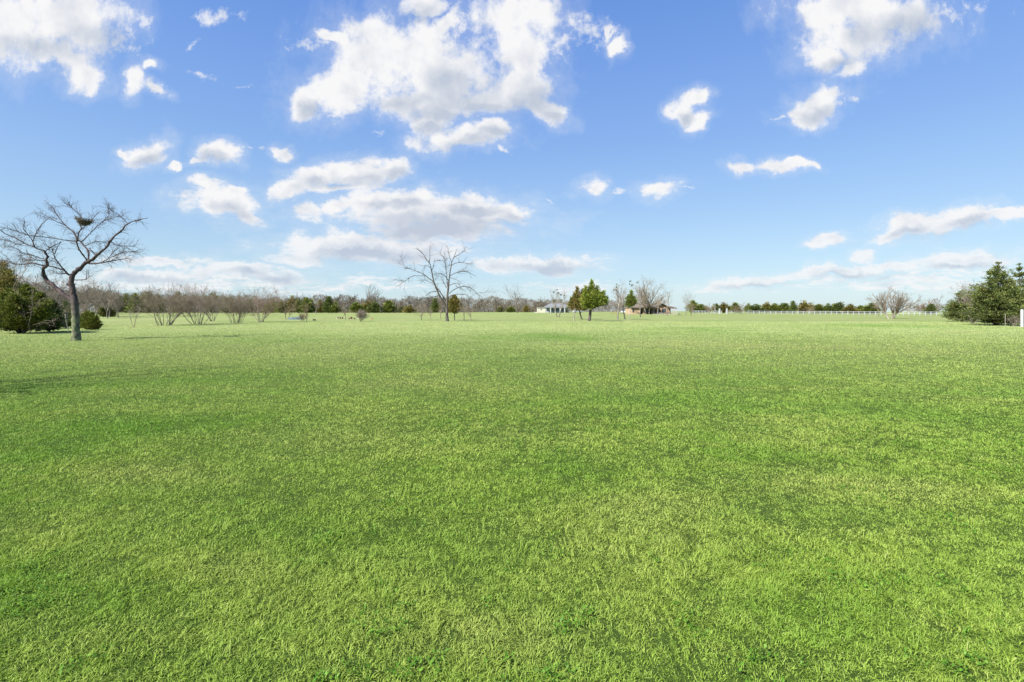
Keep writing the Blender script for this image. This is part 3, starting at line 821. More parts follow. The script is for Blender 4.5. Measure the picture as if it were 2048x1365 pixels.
# small trees standing in the middle left of the field: px, base, top, half width px, stems, trunk material, twig material, label, name, category
SMALL = [
 (573, 639.5, 600, 26, 2, M_grey, M_tantwig, 'leaning brownish bare tree left of the pale boat', 'bare_tree', 'tree', 41),
 (613, 644, 606, 10, 1, M_grey, M_tantwig, 'slim upright bare tree with a twiggy brown base, right of the pale boat', 'bare_tree', 'tree', 42),
 (605, 643, 626, 14, 9, M_tantwig, M_tantwig, 'low brown brush at the foot of the slim tree by the boat', 'brush', 'shrub', 43),
 (631, 628.5, 597, 24, 1, M_pale, M_twig, 'pale wide bare tree at the far edge behind the boat', 'bare_tree', 'tree', 44),
 (691, 640, 604, 18, 1, M_grey, M_twig, 'round headed small bare tree beside the brown stumps', 'bare_tree', 'tree', 45),
 (722, 643.5, 622, 13, 16, M_grey, M_twig, 'ball shaped grey bare shrub right of the brown stumps', 'bare_shrub', 'shrub', 46),
 (843, 640, 608, 18, 2, M_grey, M_twig, 'low forked bare tree left of the tall middle tree', 'bare_tree', 'tree', 47),
 (861, 640, 616, 7, 1, M_tantwig, M_twig, 'very thin sapling between the forked tree and the tall middle tree', 'sapling', 'sapling', 48),
 (881, 639, 604, 11, 1, M_tantwig, M_tantwig, 'slender tan sapling just left of the tall middle tree trunk', 'sapling', 'sapling', 49),
 (928, 641.5, 604, 13, 1, M_pecan, M_twig, 'bare tree with a straight dark trunk right of the small juniper', 'bare_tree', 'tree', 50),
 (942, 641, 612, 9, 1, M_twig, M_twig, 'faint thin sapling, last on the right of the tall middle tree', 'sapling', 'sapling', 51),
 (1281, 635, 588, 15, 1, M_pecan, M_twig, 'bare tree with a dark trunk before the stone wall of the brick house', 'bare_tree', 'tree', 52),
 (1314, 632.5, 596, 9, 1, M_pale, M_twig, 'thin pale stemmed tree in front of the brick house porch', 'bare_tree', 'tree', 53),
 (1334, 632, 583, 16, 1, M_grey, M_twig, 'upright bare tree at the right corner of the brick house gable', 'bare_tree', 'tree', 54),
 (1370, 631, 586, 20, 3, M_grey, M_twig, 'forked bare tree standing over the picnic table', 'bare_tree', 'tree', 55),
 (1381, 632.5, 606, 11, 2, M_tantwig, M_tantwig, 'small leaning bare tree at the left end of the white fence', 'bare_tree', 'tree', 56),
 (1757, 634, 598, 13, 1, M_grey, M_tantwig, 'small tan bare tree left of the wide bare tree at the fence', 'bare_tree', 'tree', 57),
 (1250, 639, 568, 17, 1, M_pecan, M_twig, 'tall dark trunked bare tree with mistletoe tufts left of the brick house', 'bare_tree', 'tree', 58),
 (1235, 640, 566, 15, 1, M_grey, M_twig, 'tall grey bare tree with mistletoe tufts right of the big juniper', 'bare_tree', 'tree', 59),
 (1115, 635, 578, 17, 2, M_pecan, M_twig, 'V trunked bare tree with mistletoe tufts in front of the pale building', 'bare_tree', 'tree', 60),
]
roots = {}
for (px, py, top, hw, stems, m1, m2, lab, nm, cat, sd) in SMALL:
    b = hit(px, py); H = px_h(b, top); sprd = hw / F * b[1]
    th = H * (.40 if stems == 1 else .32)
    if nm in ('brush', 'bare_shrub'): th = H * .3
    me = grown(nm, sd, H, th, sprd, stems, 5 if stems < 3 else 3, m1, m2, .8, H * (.020 if stems < 3 else .010), .4, .04, True, 1.6)
    roots[sd] = (place_tree(me, nm, lab, cat, b), b, H, sprd)
# wide bare tree by the fence, the big tree behind the house, round trees on the skyline
BIG = [
 (1783, 638, 580, 36, 3, M_pale, M_shrub, 'wide bare tree with a thick pale split trunk in front of the white fence', 61, .26, .035),
 (1297, 629, 565, 38, 2, M_pale, M_tantwig, 'broad bare tree with a rounded tan crown rising over the brick house', 62, .28, .022),
 (733, 625.6, 569, 26, 1, M_pecan, M_woodtwig, 'large round headed bare tree on the skyline above the far junipers', 63, .35, .026),
 (1035, 626, 576, 18, 1, M_pecan, M_woodtwig, 'tall round headed bare tree on the skyline left of the pale building', 64, .4, .022),
]
for (px, py, top, hw, stems, m1, m2, lab, sd, tf, rf) in BIG:
    b = hit(px, py); H = px_h(b, top); sprd = (1.0 if sd == 61 else 1.5) * hw / F * b[1]
    me = grown('bare_tree', sd, H * 1.03, H * tf, sprd, stems, 7 if sd in (63, 64) else 10, m1, m2, 1.0 if sd != 62 else 1.4, H * rf, .35, .03, True, 2.2)
    roots[sd] = (place_tree(me, 'bare_tree', lab, 'tree', b), b, H, sprd)
# mistletoe balls are tufts of leaves grown on their tree
def tuft_mesh(name, seed, pts, rad, m, n=60, L=.25):
    r = np.random.default_rng(seed); Vs = []
    for p, q in zip(pts, rad):
        c = np.asarray(p) + norm(r.normal(0, 1, (n, 3))) * (q * r.random(n) ** .5)[:, None]
        Vs.append(leafquads(c, norm(r.normal(0, 1, (n, 3))), q * L * r.uniform(.7, 1.4, n), .45, r))
    V = np.concatenate(Vs)
    return np_mesh(name, V, [np.arange(len(V)).reshape(-1, 4)], m, False)
def leafquads(c, d, L, wr, r):
    s = norm(np.cross(d, r.normal(0, 1, d.shape))); L = np.broadcast_to(L, (len(c),))[:, None]
    return np.stack([c - d * L * .5, c + s * L * wr * .5, c + d * L * .5, c - s * L * wr * .5], 1).reshape(-1, 3)
for sd, offs in ((60, [(-8, 585, 3), (1, 587, 4), (7, 590, 3), (13, 592, 2.5), (-7, 602, 4), (8, 601, 3.5), (-1, 580, 2.5)]),
                 (59, [(-3, 575, 3), (-6, 580, 3), (-1, 580, 3), (-2, 569, 2)]),
                 (58, [(10, 563, 3.2), (14, 571, 3.6), (22, 566, 2.6), (8, 569, 2.4)])):
    o, b, H, spd = roots[sd]; r = np.random.default_rng(sd)
    k = b[1] / F
    pts = [(dx * k, r.normal(0, .4), EYE - (py - HZ) * k - b[2]) for dx, py, q in offs]
    for p, (dx, py, q) in zip(pts, offs):
        link('mistletoe', tuft_mesh('mistletoe', sd, [p], [q * k * .8], M_mistle, 90, .5), o)

# ------------------------------------------------------------------ junipers
def juniper(name, seed, leaders, leaf, n_leaf, m, clear=.12, trunk_r=.1, bough_up=.35, lay=.0, m_trunk=None, shape=.75, droop=0., flat=.62, nbk=1.):
    """leaders: (x, y, z0, top, radius). Returns trunk mesh (stems and boughs) and crown mesh (sprays)"""
    r = np.random.default_rng(seed)
    tr = []; Cs = []; Ds = []; Ls = []
    tot = sum((l[3] - l[2]) * l[4] for l in leaders)
    for (lx, ly, z0, z1, rad) in leaders:
        base = np.array([[0, 0, -.05]]) if not tr or z0 < .6 else tr[0][0][:, 2] * 1.0; tip = np.array([[lx, ly, z1]])
        n = 8; t = np.linspace(0, 1, n)[None, :, None]
        bend = np.array([[[lx, ly, 0]]]) * (np.sqrt(t) - t) * .8 if not tr or z0 < .6 else 0.
        P = base[:, None] * (1 - t) + tip[:, None] * t + bend
        tr.append((P, taper(np.array([trunk_r * (1. if not tr else .5)]), n, .08), 7))
        nb = int(nbk * 60 + nbk * 60 * (z1 - z0) * rad / tot * len(leaders))
        tt = r.random(nb) ** .9
        if lay: tt = np.round(tt * lay) / lay + r.normal(0, .018, nb)
        tt = np.clip(tt, 0, 1)
        lo_ = .85 if z0 < .35 else .45
        prof = (1 - tt) ** (shape + .2) * (lo_ + (1 - lo_) * np.clip(tt / .22, 0, 1)) + .035
        az = r.uniform(0, 2 * PI, nb); ln = rad * prof * r.uniform(.5, 1.3, nb)
        zz = z0 + (z1 - z0) * tt
        f = np.clip((zz + .05) / (z1 + .05), 0, 1)
        ax = np.stack([lx * (f + (np.sqrt(f) - f) * .8), ly * (f + (np.sqrt(f) - f) * .8), zz], 1)
        el = bough_up * r.uniform(.3, 1.5, nb) + .9 * tt ** 4 - droop * (1 - tt)
        d = np.stack([np.cos(az) * np.cos(el), np.sin(az) * np.cos(el), np.sin(el)], 1)
        PB = sweep(ax, d, ln, 5, .08, .03, r)
        tr.append((PB, taper(np.maximum(trunk_r * .22 * (1 - tt) + .006, .006), 5, .4), 3))
        nl = int(n_leaf * (z1 - z0) * rad / tot)
        w = ln / ln.sum(); bi = r.choice(nb, nl, p=w)
        s = .18 + .86 * r.random(nl) ** .75
        i = np.minimum((s * 4).astype(int), 3); fr = (s * 4 - i)[:, None]
        c = PB[bi, i] * (1 - fr) + PB[bi, i + 1] * fr
        th = (ln[bi] * .075 * (1.25 - s * .6) + leaf * .42)[:, None]
        off = r.normal(0, 1, (nl, 3)) * th; off[:, 2] *= flat
        # side sprays: pull the leaves into clumps along the bough
        cl = np.floor(s * 7) ; ph = bi * 13.7 + cl * 5.1
        off += np.stack([np.sin(ph * 1.7), np.cos(ph * 2.3), .5 * np.sin(ph * 3.1)], 1) * th * 1.25
        Cs.append(c + off)
        Ds.append(norm(d[bi] * .8 + off / th * .35 + np.array([[0, 0, .35]]) + r.normal(0, .35, (nl, 3))))
        Ls.append(leaf * r.uniform(.6, 1.5, nl))
    V = leafquads(np.concatenate(Cs), np.concatenate(Ds), np.concatenate(Ls), .38, r)
    keep = V.reshape(-1, 4, 3)[:, :, 2].min(1) > .02
    V = V.reshape(-1, 4, 3)[keep].reshape(-1, 3)
    return np_mesh(name + '_trunk', *tubes(tr), m_trunk or M_pecan), np_mesh(name + '_crown', V, [np.arange(len(V)).reshape(-1, 4)], m, False)

def jun(px, py, leaders_px, leaf, n, m, seed, label, trunk_r=.12, name='juniper', **k):
    """leaders_px: (column of the tip, row of the tip, row of the lowest bough, half width px, depth offset m)"""
    b = hit(px, py); s = b[1] / F
    L = []
    for (tx, ty, low, hw, dy) in leaders_px:
        k2 = (b[1] + dy) / F
        L.append(((tx - 1024) * k2 - b[0], dy, max(.02, EYE - (low - HZ) * k2 - b[2]), EYE - (ty - HZ) * k2 - b[2], hw * k2))
    return place_tree(juniper('juniper', seed, L, leaf, n, m, trunk_r=trunk_r, **k), name, label, 'juniper', b)
# the pair at the centre right
jun(1178, 642.5, [(1184, 560, 614, 21, 0), (1171, 572, 617, 17, -.5), (1195, 572, 614, 20, .5), (1208, 581, 613, 17, -.3), (1214, 592, 612, 11, .3), (1203, 590, 615, 20, -.9), (1190, 583, 618, 24, -1.2), (1176, 590, 619, 18, -1.2)], .22, 22000, M_cedb, 71,
    'large bright green juniper on a bare forked trunk, right of the centre pair', .26, bough_up=.5, shape=.95)
jun(1164, 639.5, [(1154, 573, 619, 16, 0), (1142, 595, 621, 13, -.3), (1165, 578, 621, 14, .4), (1149, 585, 622, 18, -.8), (1168, 588, 621, 16, -.6), (1138, 604, 622, 12, .2)], .22, 17000, M_cedr, 72,
    'bronze tinged juniper close behind the left side of the bright green one', .16, bough_up=.5, shape=.95)
jun(1258, 640, [(1263, 581, 613, 10, 0), (1258, 590, 615, 10, .3), (1268, 592, 613, 9, -.3)], .22, 5000, M_ced, 73,
    'narrow juniper on a tall pale trunk in front of the brick house', .07, bough_up=.5, shape=.7, m_trunk=M_pale)
jun(909, 641, [(909, 592, 627, 14, 0), (902, 602, 625, 10, .3), (917, 604, 624, 10, -.2)], .30, 6000, M_cedr, 74,
    'small juniper on a slim trunk right of the tall middle tree', .10, bough_up=.45, shape=.6)
# left edge hedge of junipers and scrub
jun(40, 667, [(52, 571, 662, 44, 0), (80, 586, 662, 36, -.6), (5, 588, 662, 40, -.8), (66, 577, 640, 26, .8), (28, 590, 662, 44, -1.6), (98, 602, 662, 26, -1.0), (18, 578, 650, 26, .6)], .15, 40000, M_cedo, 75,
    'big dense green juniper filling the left edge behind the nest tree', .16, bough_up=.28, shape=.6, flat=.45)
jun(98, 664, [(97, 597, 661, 26, 0), (82, 600, 661, 22, -.4), (110, 606, 661, 16, .2)], .15, 17000, M_cedd, 76,
    'darker green juniper bush between the big left juniper and the scrub', .10, bough_up=.35, shape=.5)
jun(182, 660, [(176, 622, 659, 16, 0), (191, 631, 659, 13, -.3), (166, 628, 659, 14, .3), (184, 626, 659, 9, -.2), (198, 641, 660, 9, -.3)], .14, 12000, M_cedo, 77,
    'low rounded green juniper bush just right of the nest tree trunk', .06, bough_up=.3, shape=.7, flat=.45)
jun(12, 662, [(8, 522, 640, 30, 3.5), (22, 540, 640, 24, 3)], .2, 9000, M_cedr, 78,
    'tall thin bronze juniper rising behind the big one at the left edge', .12, bough_up=.45, shape=.6)
jun(132, 656, [(130, 602, 652, 18, 1.5), (143, 612, 654, 16, 1)], .15, 8000, M_cedd, 79,
    'dull dark juniper deep in the scrub left of the nest tree trunk', .08, bough_up=.35, shape=.55)
# right edge group
jun(1992, 651, [(1997, 527, 638, 66, 1.0), (1962, 574, 646, 52, -.8), (2012, 586, 648, 50, -1.2), (1978, 556, 640, 40, -1.6), (2012, 545, 620, 34, 1.4), (1990, 590, 648, 60, -2.2), (2030, 575, 648, 50, -1.5)], .18, 46000, M_cedk, 80,
    'tallest ragged juniper of the right edge group, with a spiky top', .2, bough_up=.20, shape=.9, lay=9, flat=.32, nbk=.75)
jun(2044, 648, [(2038, 529, 640, 50, .5), (2060, 560, 646, 50, 0), (2030, 600, 646, 36, -1), (2020, 560, 640, 34, .8)], .18, 25000, M_cedk, 81,
    'spiky juniper cut by the right edge of the view, behind the white post', .2, bough_up=.20, shape=.9, lay=9, flat=.32, nbk=.75)
jun(1925, 643.5, [(1921, 585, 641, 34, 0), (1935, 597, 641, 34, -.6), (1905, 607, 641, 22, -.5), (1950, 595, 641, 34, .5)], .17, 27000, M_cedk, 82,
    'lower bushy juniper on the left flank of the right edge group', .12, bough_up=.22, shape=.6, lay=6, flat=.32, nbk=.75)

# ---- far junipers behind the left field, in order from left to right
ORD = 'first second third fourth fifth sixth seventh eighth ninth tenth eleventh twelfth thirteenth fourteenth fifteenth sixteenth seventeenth eighteenth nineteenth twentieth'.split()
ORD += ['twenty-' + w for w in ORD[:9]] + ['thirtieth'] + ['thirty-' + w for w in ORD[:9]]
far_mesh = []
for k in range(8):
    r = np.random.default_rng(100 + k)
    L = [(0, 0, .15, 5.0, 1.7)] + [(r.normal(0, .9), r.normal(0, .6), .2, r.uniform(3.0, 4.6), r.uniform(1.1, 1.6)) for _ in range(k % 3 + 1)]
    far_mesh.append(juniper('far_juniper', 100 + k, L, .42, 3000, (M_ced, M_cedr, M_cedd, M_ced)[k % 4], trunk_r=.1, bough_up=.35, shape=(.55, .75, .95)[k % 3]))
FARL = [ # px, top, half width
 (206,616,12),(222,618,10),(236,592,12),(252,588,13),(270,586,14),(288,584,14),(299,585,11),(316,588,12),(356,586,13),(372,590,12),(424,585,13),(432,592,12),(450,593,12),(461,596,12),
 (500,600,13),(545,601,12),(562,603,11),(584,592,12),(598,598,13),(612,596,12),(622,598,11),(641,600,13),(658,594,11),(672,604,12),(712,606,14),(738,603,15),(750,602,12),(778,602,15),(806,612,12),(820,610,12),(870,598,10),(1002,612,8),(1022,614,10),(1052,610,7)]
SHADEW = ['green', 'bronze tinged', 'dark', 'olive']
for i, (px, top, hw) in enumerate(FARL):
    r = np.random.default_rng(500 + i)
    d = 262 + r.uniform(-14, 14) if px > 230 else 150
    b = at(px, d); H = EYE - (top - HZ) / F * d - b[2]
    k = i % 8
    o = place_tree(far_mesh[k], 'juniper', '%s juniper, the %s from the left in the far hedge row across the field' % (SHADEW[k % 4], ORD[i]), 'juniper', b, r.uniform(0, 6), H / 5.0, 'junipers along the far left field edge', hw / F * d / 1.5)
# ---- the row behind the white fence
FARR = [(1386,602,11),(1401,609,12),(1432,608,10),(1448,606,13),(1470,605,11),(1497,607,8),(1512,608,10),(1533,604,12),(1549,608,11),(1569,607,13),(1586,603,9),(1608,602,12),(1638,608,12),(1656,607,11),(1680,604,12),(1702,608,13),(1721,612,13),(1744,607,12),(1863,609,11)]
for i, (px, top, hw) in enumerate(FARR):
    r = np.random.default_rng(700 + i)
    d = 232 - (px - 1386) / 480 * 50 + r.uniform(-3, 3)
    b = at(px, d); H = EYE - (top - HZ) / F * d - b[2]
    k = (i * 3) % 8
    place_tree(far_mesh[k], 'juniper', '%s juniper, the %s from the left in the row behind the white fence' % (SHADEW[k % 4], ORD[i]), 'juniper', b, r.uniform(0, 6), H / 5.0, 'junipers behind the white fence', hw / F * d / 1.35 * (1 + .22 * math.sin(i * 2.3)))
# bare trees mixed into that row
bare_far = [grown('far_bare_tree', 200 + k, 8., 2.6, 3.2, 1 + (k % 3 == 2), 7, M_grey, M_woodtwig, 1.0, .16, .4, .03, True, 7.) for k in range(6)]
bare_tan = [grown('far_tan_tree', 220 + k, 8., 1.8, 4.0, 2, 6, M_grey, M_tantwig, 1.0, .14, .5, .02, True, 6.) for k in range(2)]
for i, (px, top, hw, lab) in enumerate([(1416, 609, 12, 'tan bare tree among the junipers left of the white gate posts'), (1483, 608, 10, 'grey pink bare tree in the juniper row right of the white gate posts'),
        (1625, 614, 9, 'small thin bare tree in the juniper row where the row opens'), (1815, 604, 20, 'wide tan bare tree behind the fence, right of the split trunked tree'), (1842, 608, 17, 'low tan bare tree behind the fence beside the last green juniper'), (1884, 596, 18, 'bushy tan bare tree at the right end of the white fence')]):
    d = 190; b = at(px, d); H = EYE - (top - HZ) / F * d - b[2]
    place_tree(bare_tan[i % 2], 'bare_tree', lab, 'tree', b, i * 1.3, H / 8., None, hw / F * d / 3.6)

# ---- woodland behind the left field: nothing tells these bare trees apart
rw = np.random.default_rng(77)
for i in range(86):
    px = -30 + i * 1330 / 85 + rw.uniform(-7, 7)
    lay = i % 2
    d = (285, 322)[lay] + rw.uniform(-8, 8)
    prof = np.interp(px, [-30, 150, 240, 330, 560, 760, 1000, 1130, 1300], [560, 574, 586, 591, 596, 597, 599, 604, 607])
    if px < 240: d = 150 + 60 * lay + rw.uniform(-10, 10)
    top = prof + rw.uniform(-4, 6) - lay * 2
    b = at(px, d); H = EYE - (top - HZ) / F * d - b[2]
    place_tree(bare_far[int(rw.integers(0, 6))], 'woodland_tree', 'bare grey tree in the woodland behind the left side of the field', 'tree', b, rw.uniform(0, 6), H / 8., 'bare woodland trees behind the field', H / 8. * rw.uniform(.9, 1.25))
def woods_mass():
    r = np.random.default_rng(9)
    N = 64000
    px = r.uniform(-80, 1330, N); d = 345 + r.uniform(-12, 25, N)
    top = np.interp(px, [-80, 150, 240, 330, 560, 760, 1000, 1130, 1330], [570, 580, 588, 592, 594, 595, 597, 600, 606])
    top = top + 5 * (fastnoise(px, px * 0, .06, 31) - .5) * 2 + 3 * (fastnoise(px, px * 0, .21, 32) - .5) * 2
    x = (px - 1024) / F * d; z0 = gz(x, d)
    H = EYE - (top - HZ) / F * d - z0
    z = z0 + H * r.random(N) ** .8 * .98
    L = r.uniform(.9, 2.6, N); w = r.uniform(.05, .13, N)
    dr = norm(np.stack([r.normal(0, .5, N), r.normal(0, .4, N), np.ones(N)], 1)); sd = norm(np.cross(dr, r.normal(0, 1, (N, 3))))
    b = np.stack([x, d, z - L * .5], 1)
    V = np.stack([b - sd * w[:, None], b + sd * w[:, None], b + dr * L[:, None]], 1).reshape(-1, 3)
    tag(link('distant_woods', np_mesh('distant_woods', V, [np.arange(3 * N).reshape(-1, 3)], M_woodtwig, False)), 'grey mass of leafless woods beyond the far trees', 'woods', None, 'stuff')
woods_mass()
def hedge_brush():
    r = np.random.default_rng(19)
    N = 40000
    px = r.uniform(196, 1085, N); d = 274 + r.uniform(-6, 12, N)
    top = 607 + 8 * (fastnoise(px, px * 0, .05, 41) - .5) * 2 + 4 * (fastnoise(px, px * 0, .19, 42) - .5) * 2
    x = (px - 1024) / F * d; z0 = gz(x, d)
    H = np.maximum(.5, EYE - (top - HZ) / F * d - z0)
    z = z0 + H * r.random(N)
    L = r.uniform(.5, 1.6, N); w = r.uniform(.05, .12, N)
    dr = norm(np.stack([r.normal(0, .6, N), r.normal(0, .5, N), np.ones(N)], 1)); sd = norm(np.cross(dr, r.normal(0, 1, (N, 3))))
    b = np.stack([x, d, z - L * .5], 1)
    V = np.stack([b - sd * w[:, None], b + sd * w[:, None], b + dr * L[:, None]], 1).reshape(-1, 3)
    tag(link('hedge_brush', np_mesh('hedge_brush', V, [np.arange(3 * N).reshape(-1, 3)], M_brush, False)), 'tangled brown brush filling the far hedge row between the junipers', 'brush', None, 'stuff')
hedge_brush()
# nearer bare trees at the left edge, behind the hedge
LEFTB = [(8, 515, 62, 'grey bare tree nearest the left edge, behind the big juniper'), (48, 540, 70, 'grey bare tree behind the big juniper, second from the left edge'), (85, 562, 75, 'twiggy pale bare tree above the dark juniper bush'),
         (112, 575, 60, 'grey bare tree rising from the scrub left of the nest tree'), (165, 562, 120, 'bare tree with a dark stem right behind the nest tree trunk'), (215, 566, 130, 'largest bare tree in the gap right of the nest tree'), (192, 576, 135, 'pale bare tree between two larger ones right of the nest tree'), (240, 578, 140, 'bare tree where the far junipers begin at the left')]
left_mesh = [grown('left_bare_tree', 240 + k, 8., 2.2, 3.2, 1 + k % 2, 7, M_grey, M_twig, 1.05, .12, .4, .03, True, 3.) for k in range(3)]
for i, (px, top, d, lab) in enumerate(LEFTB):
    b = at(px, d); H = EYE - (top - HZ) / F * d - b[2]
    place_tree(left_mesh[i % 3], 'bare_tree', lab, 'tree', b, i * 1.1, H / 8., None, H / 8. * 1.05)
# twiggy scrub in the left hedge
for i, (px, py, top, hw, lab) in enumerate([(138, 658, 604, 24, 'tangled grey scrub between the left junipers and the nest tree trunk'), (58, 668, 566, 40, 'pale dead limbs reaching in front of the big left juniper')]):
    b = hit(px, py); H = px_h(b, top)
    place_tree(grown('scrub', 260 + i, H, H * .4, hw / F * b[1] * 1.3, 9 if i != 1 else 4, 3, M_grey, M_shrub, 1. if i != 1 else .6, H * (.010 if i != 1 else .006), .7, .03, True, 1.2), 'scrub', lab, 'scrub', b)
b = hit(1948, 648)
place_tree(grown('bare_shrub', 271, px_h(b, 570), px_h(b, 570) * .4, 1.6, 6, 4, M_grey, M_twig, 1.1, .05, .5, .03), 'bare_shrub', 'grey bare shrub growing up through the right edge junipers', 'shrub', b)
b = hit(2028, 653)
place_tree(grown('dry_brush', 270, 1.1, .5, .8, 14, 2, M_twig, M_twig, .8, .008, .5, .02, False), 'dry_brush', 'low grey dry brush at the foot of the wire fence on the right', 'brush', b)
# a tree just outside the frame on the left: its shade lies across the near grass
place_tree(grown('bare_tree', 281, 6.5, 2.4, 3.2, 1, 9, M_nestbark, M_darktwig, 1.1, .11, .35, .03), 'bare_tree', 'bare tree standing beyond the left edge of the view, its shadow crossing the near lawn', 'tree', (-13.6, 7.6, gzf(-13.6, 7.6)))

# ------------------------------------------------------------------ built things
class MB:
    def __init__(s): s.v = []; s.f3 = []; s.f4 = []
    def box(s, x0, x1, y0, y1, z0, z1):
        b = len(s.v)
        s.v += [(x0, y0, z0), (x1, y0, z0), (x1, y1, z0), (x0, y1, z0), (x0, y0, z1), (x1, y0, z1), (x1, y1, z1), (x0, y1, z1)]
        s.f4 += [tuple(b + i for i in f) for f in ((3, 2, 1, 0), (4, 5, 6, 7), (0, 1, 5, 4), (1, 2, 6, 5), (2, 3, 7, 6), (3, 0, 4, 7))]
        return s
    def quad(s, *p):
        b = len(s.v); s.v += p; s.f4.append((b, b + 1, b + 2, b + 3)); return s
    def tri(s, *p):
        b = len(s.v); s.v += p; s.f3.append((b, b + 1, b + 2)); return s
    def hip(s, x0, x1, y0, y1, z, h, inset, t=.12):
        """hip roof with eave thickness"""
        b = len(s.v); ym = (y0 + y1) / 2
        s.v += [(x0, y0, z), (x1, y0, z), (x1, y1, z), (x0, y1, z), (x0, y0, z + t), (x1, y0, z + t), (x1, y1, z + t), (x0, y1, z + t), (x0 + inset, ym, z + h), (x1 - inset, ym, z + h)]
        s.f4 += [tuple(b + i for i in f) for f in ((3, 2, 1, 0), (0, 1, 5, 4), (1, 2, 6, 5), (2, 3, 7, 6), (3, 0, 4, 7), (4, 5, 9, 8), (6, 7, 8, 9))]
        s.f3 += [(b + 5, b + 6, b + 9), (b + 7, b + 4, b + 8)]
        return s
    def gable(s, x0, x1, y0, y1, z, h, t=.15):
        """gable roof slab, ridge along y, gable facing the front"""
        xm = (x0 + x1) / 2
        for (a, bb) in ((x0, xm), (xm, x1)):
            za, zb = (z, z + h) if a == x0 else (z + h, z)
            b = len(s.v)
            s.v += [(a, y0, za), (bb, y0, zb), (bb, y1, zb), (a, y1, za), (a, y0, za + t), (bb, y0, zb + t), (bb, y1, zb + t), (a, y1, za + t)]
            s.f4 += [tuple(b + i for i in f) for f in ((3, 2, 1, 0), (4, 5, 6, 7), (0, 1, 5, 4), (1, 2, 6, 5), (2, 3, 7, 6), (3, 0, 4, 7))]
        return s
    def cyl(s, x, y, z0, z1, r, n=10, axis='z', r1=None):
        r1 = r if r1 is None else r1; b = len(s.v)
        for z, q in ((z0, r), (z1, r1)):
            for i in range(n):
                c, d = q * math.cos(2 * PI * i / n), q * math.sin(2 * PI * i / n)
                s.v.append((x + c, y + d, z) if axis == 'z' else ((x + c, z, y + d) if axis == 'y' else (z, x + c, y + d)))
        s.f4 += [(b + i, b + (i + 1) % n, b + n + (i + 1) % n, b + n + i) for i in range(n)]
        s.v += [tuple(np.mean(s.v[b:b + n], 0)), tuple(np.mean(s.v[b + n:b + 2 * n], 0))]
        s.f3 += [(b + 2 * n, b + (i + 1) % n, b + i) for i in range(n)] + [(b + 2 * n + 1, b + n + i, b + n + (i + 1) % n) for i in range(n)]
        return s
    def mesh(s, name, m):
        fs = []
        if s.f4: fs.append(np.array(s.f4))
        if s.f3: fs.append(np.array(s.f3))
        return np_mesh(name, np.array(s.v, float), fs, m, False)
    def build(s, name, m, parent=None): return link(name, s.mesh(name, m), parent)

# white rail fence on the right
def rail_fence():
    A = at(1386, 205); B_ = at(1883, 150)
    pxs = [1386, 1392, 1397, 1404, 1410, 1416, 1421, 1427, 1432, 1437, 1443] + list(np.linspace(1452, 1884, 40))
    a2, b2 = A[:2], B_[:2]
    pts = []
    for px in pxs:
        t = (px - 1024) / F
        # meet the view line with the fence line
        dx, dy = b2 - a2
        s = (t * a2[1] - a2[0]) / (dx - t * dy)
        pts.append(a2 + s * np.array([dx, dy]))
    o = thing('rail_fence', 'long white two rail fence crossing the right side of the field', 'fence', (*A[:2], A[2]))
    loc = np.array([*A[:2], A[2]])
    pm = MB().box(-.07, .07, -.07, .07, -.1, 1.17).box(-.09, .09, -.09, .09, 1.17, 1.21).mesh('post', M_white)
    for i, p in enumerate(pts):
        z = gzf(*p); q = link('post', pm, o, np.array([p[0], p[1], z]) - loc)
    ang = math.atan2(b2[1] - a2[1], b2[0] - a2[0])
    top = MB(); low = MB()
    for mb, h in ((top, 1.02), (low, .55)):
        for i in range(len(pts) - 1):
            if 10 <= i < 11: continue
            p, q = pts[i], pts[i + 1]; zp, zq = gzf(*p) + h, gzf(*q) + h
            n = np.array([-(q - p)[1], (q - p)[0]]); n = n / np.linalg.norm(n)
            p = p - n * .092; q = q - n * .092          # rails nailed on the near face of the posts
            c = []
            for (w, z) in ((p, zp), (q, zq)):
                for dn, dz in ((-.02, 0), (.02, 0), (.02, .10), (-.02, .10)):
                    c.append((w[0] + n[0] * dn - loc[0], w[1] + n[1] * dn - loc[1], z + dz - loc[2]))
            b = len(mb.v); mb.v += c
            mb.f4 += [(b, b + 1, b + 5, b + 4), (b + 1, b + 2, b + 6, b + 5), (b + 2, b + 3, b + 7, b + 6), (b + 3, b, b + 4, b + 7), (b + 3, b + 2, b + 1, b), (b + 4, b + 5, b + 6, b + 7)]
    top.build('rail', M_white, o); low.build('rail', M_white, o)
    for px, lab in ((1436.5, 'left white gate post standing taller than the fence'), (1451, 'right white gate post standing taller than the fence')):
        g = at(px, 196)
        tag(MB().box(-.2, .2, -.2, .2, -.1, 2.0).box(-.26, .26, -.26, .26, 2.0, 2.12).build('gate_post', M_white), lab, 'gate post', 'gate posts of the white fence').location = [float(v) for v in g - [0, 1.2, 0]]
    g = at(1430, 198)
    tag(MB().cyl(0, 0, -.1, 4.6, .10, 8, 'z', .07).cyl(0, 0, 4.6, 4.75, .13, 8).build('pole', M_white), 'thin pale pole rising behind the fence left of the gate posts', 'pole').location = [float(v) for v in g]
rail_fence()

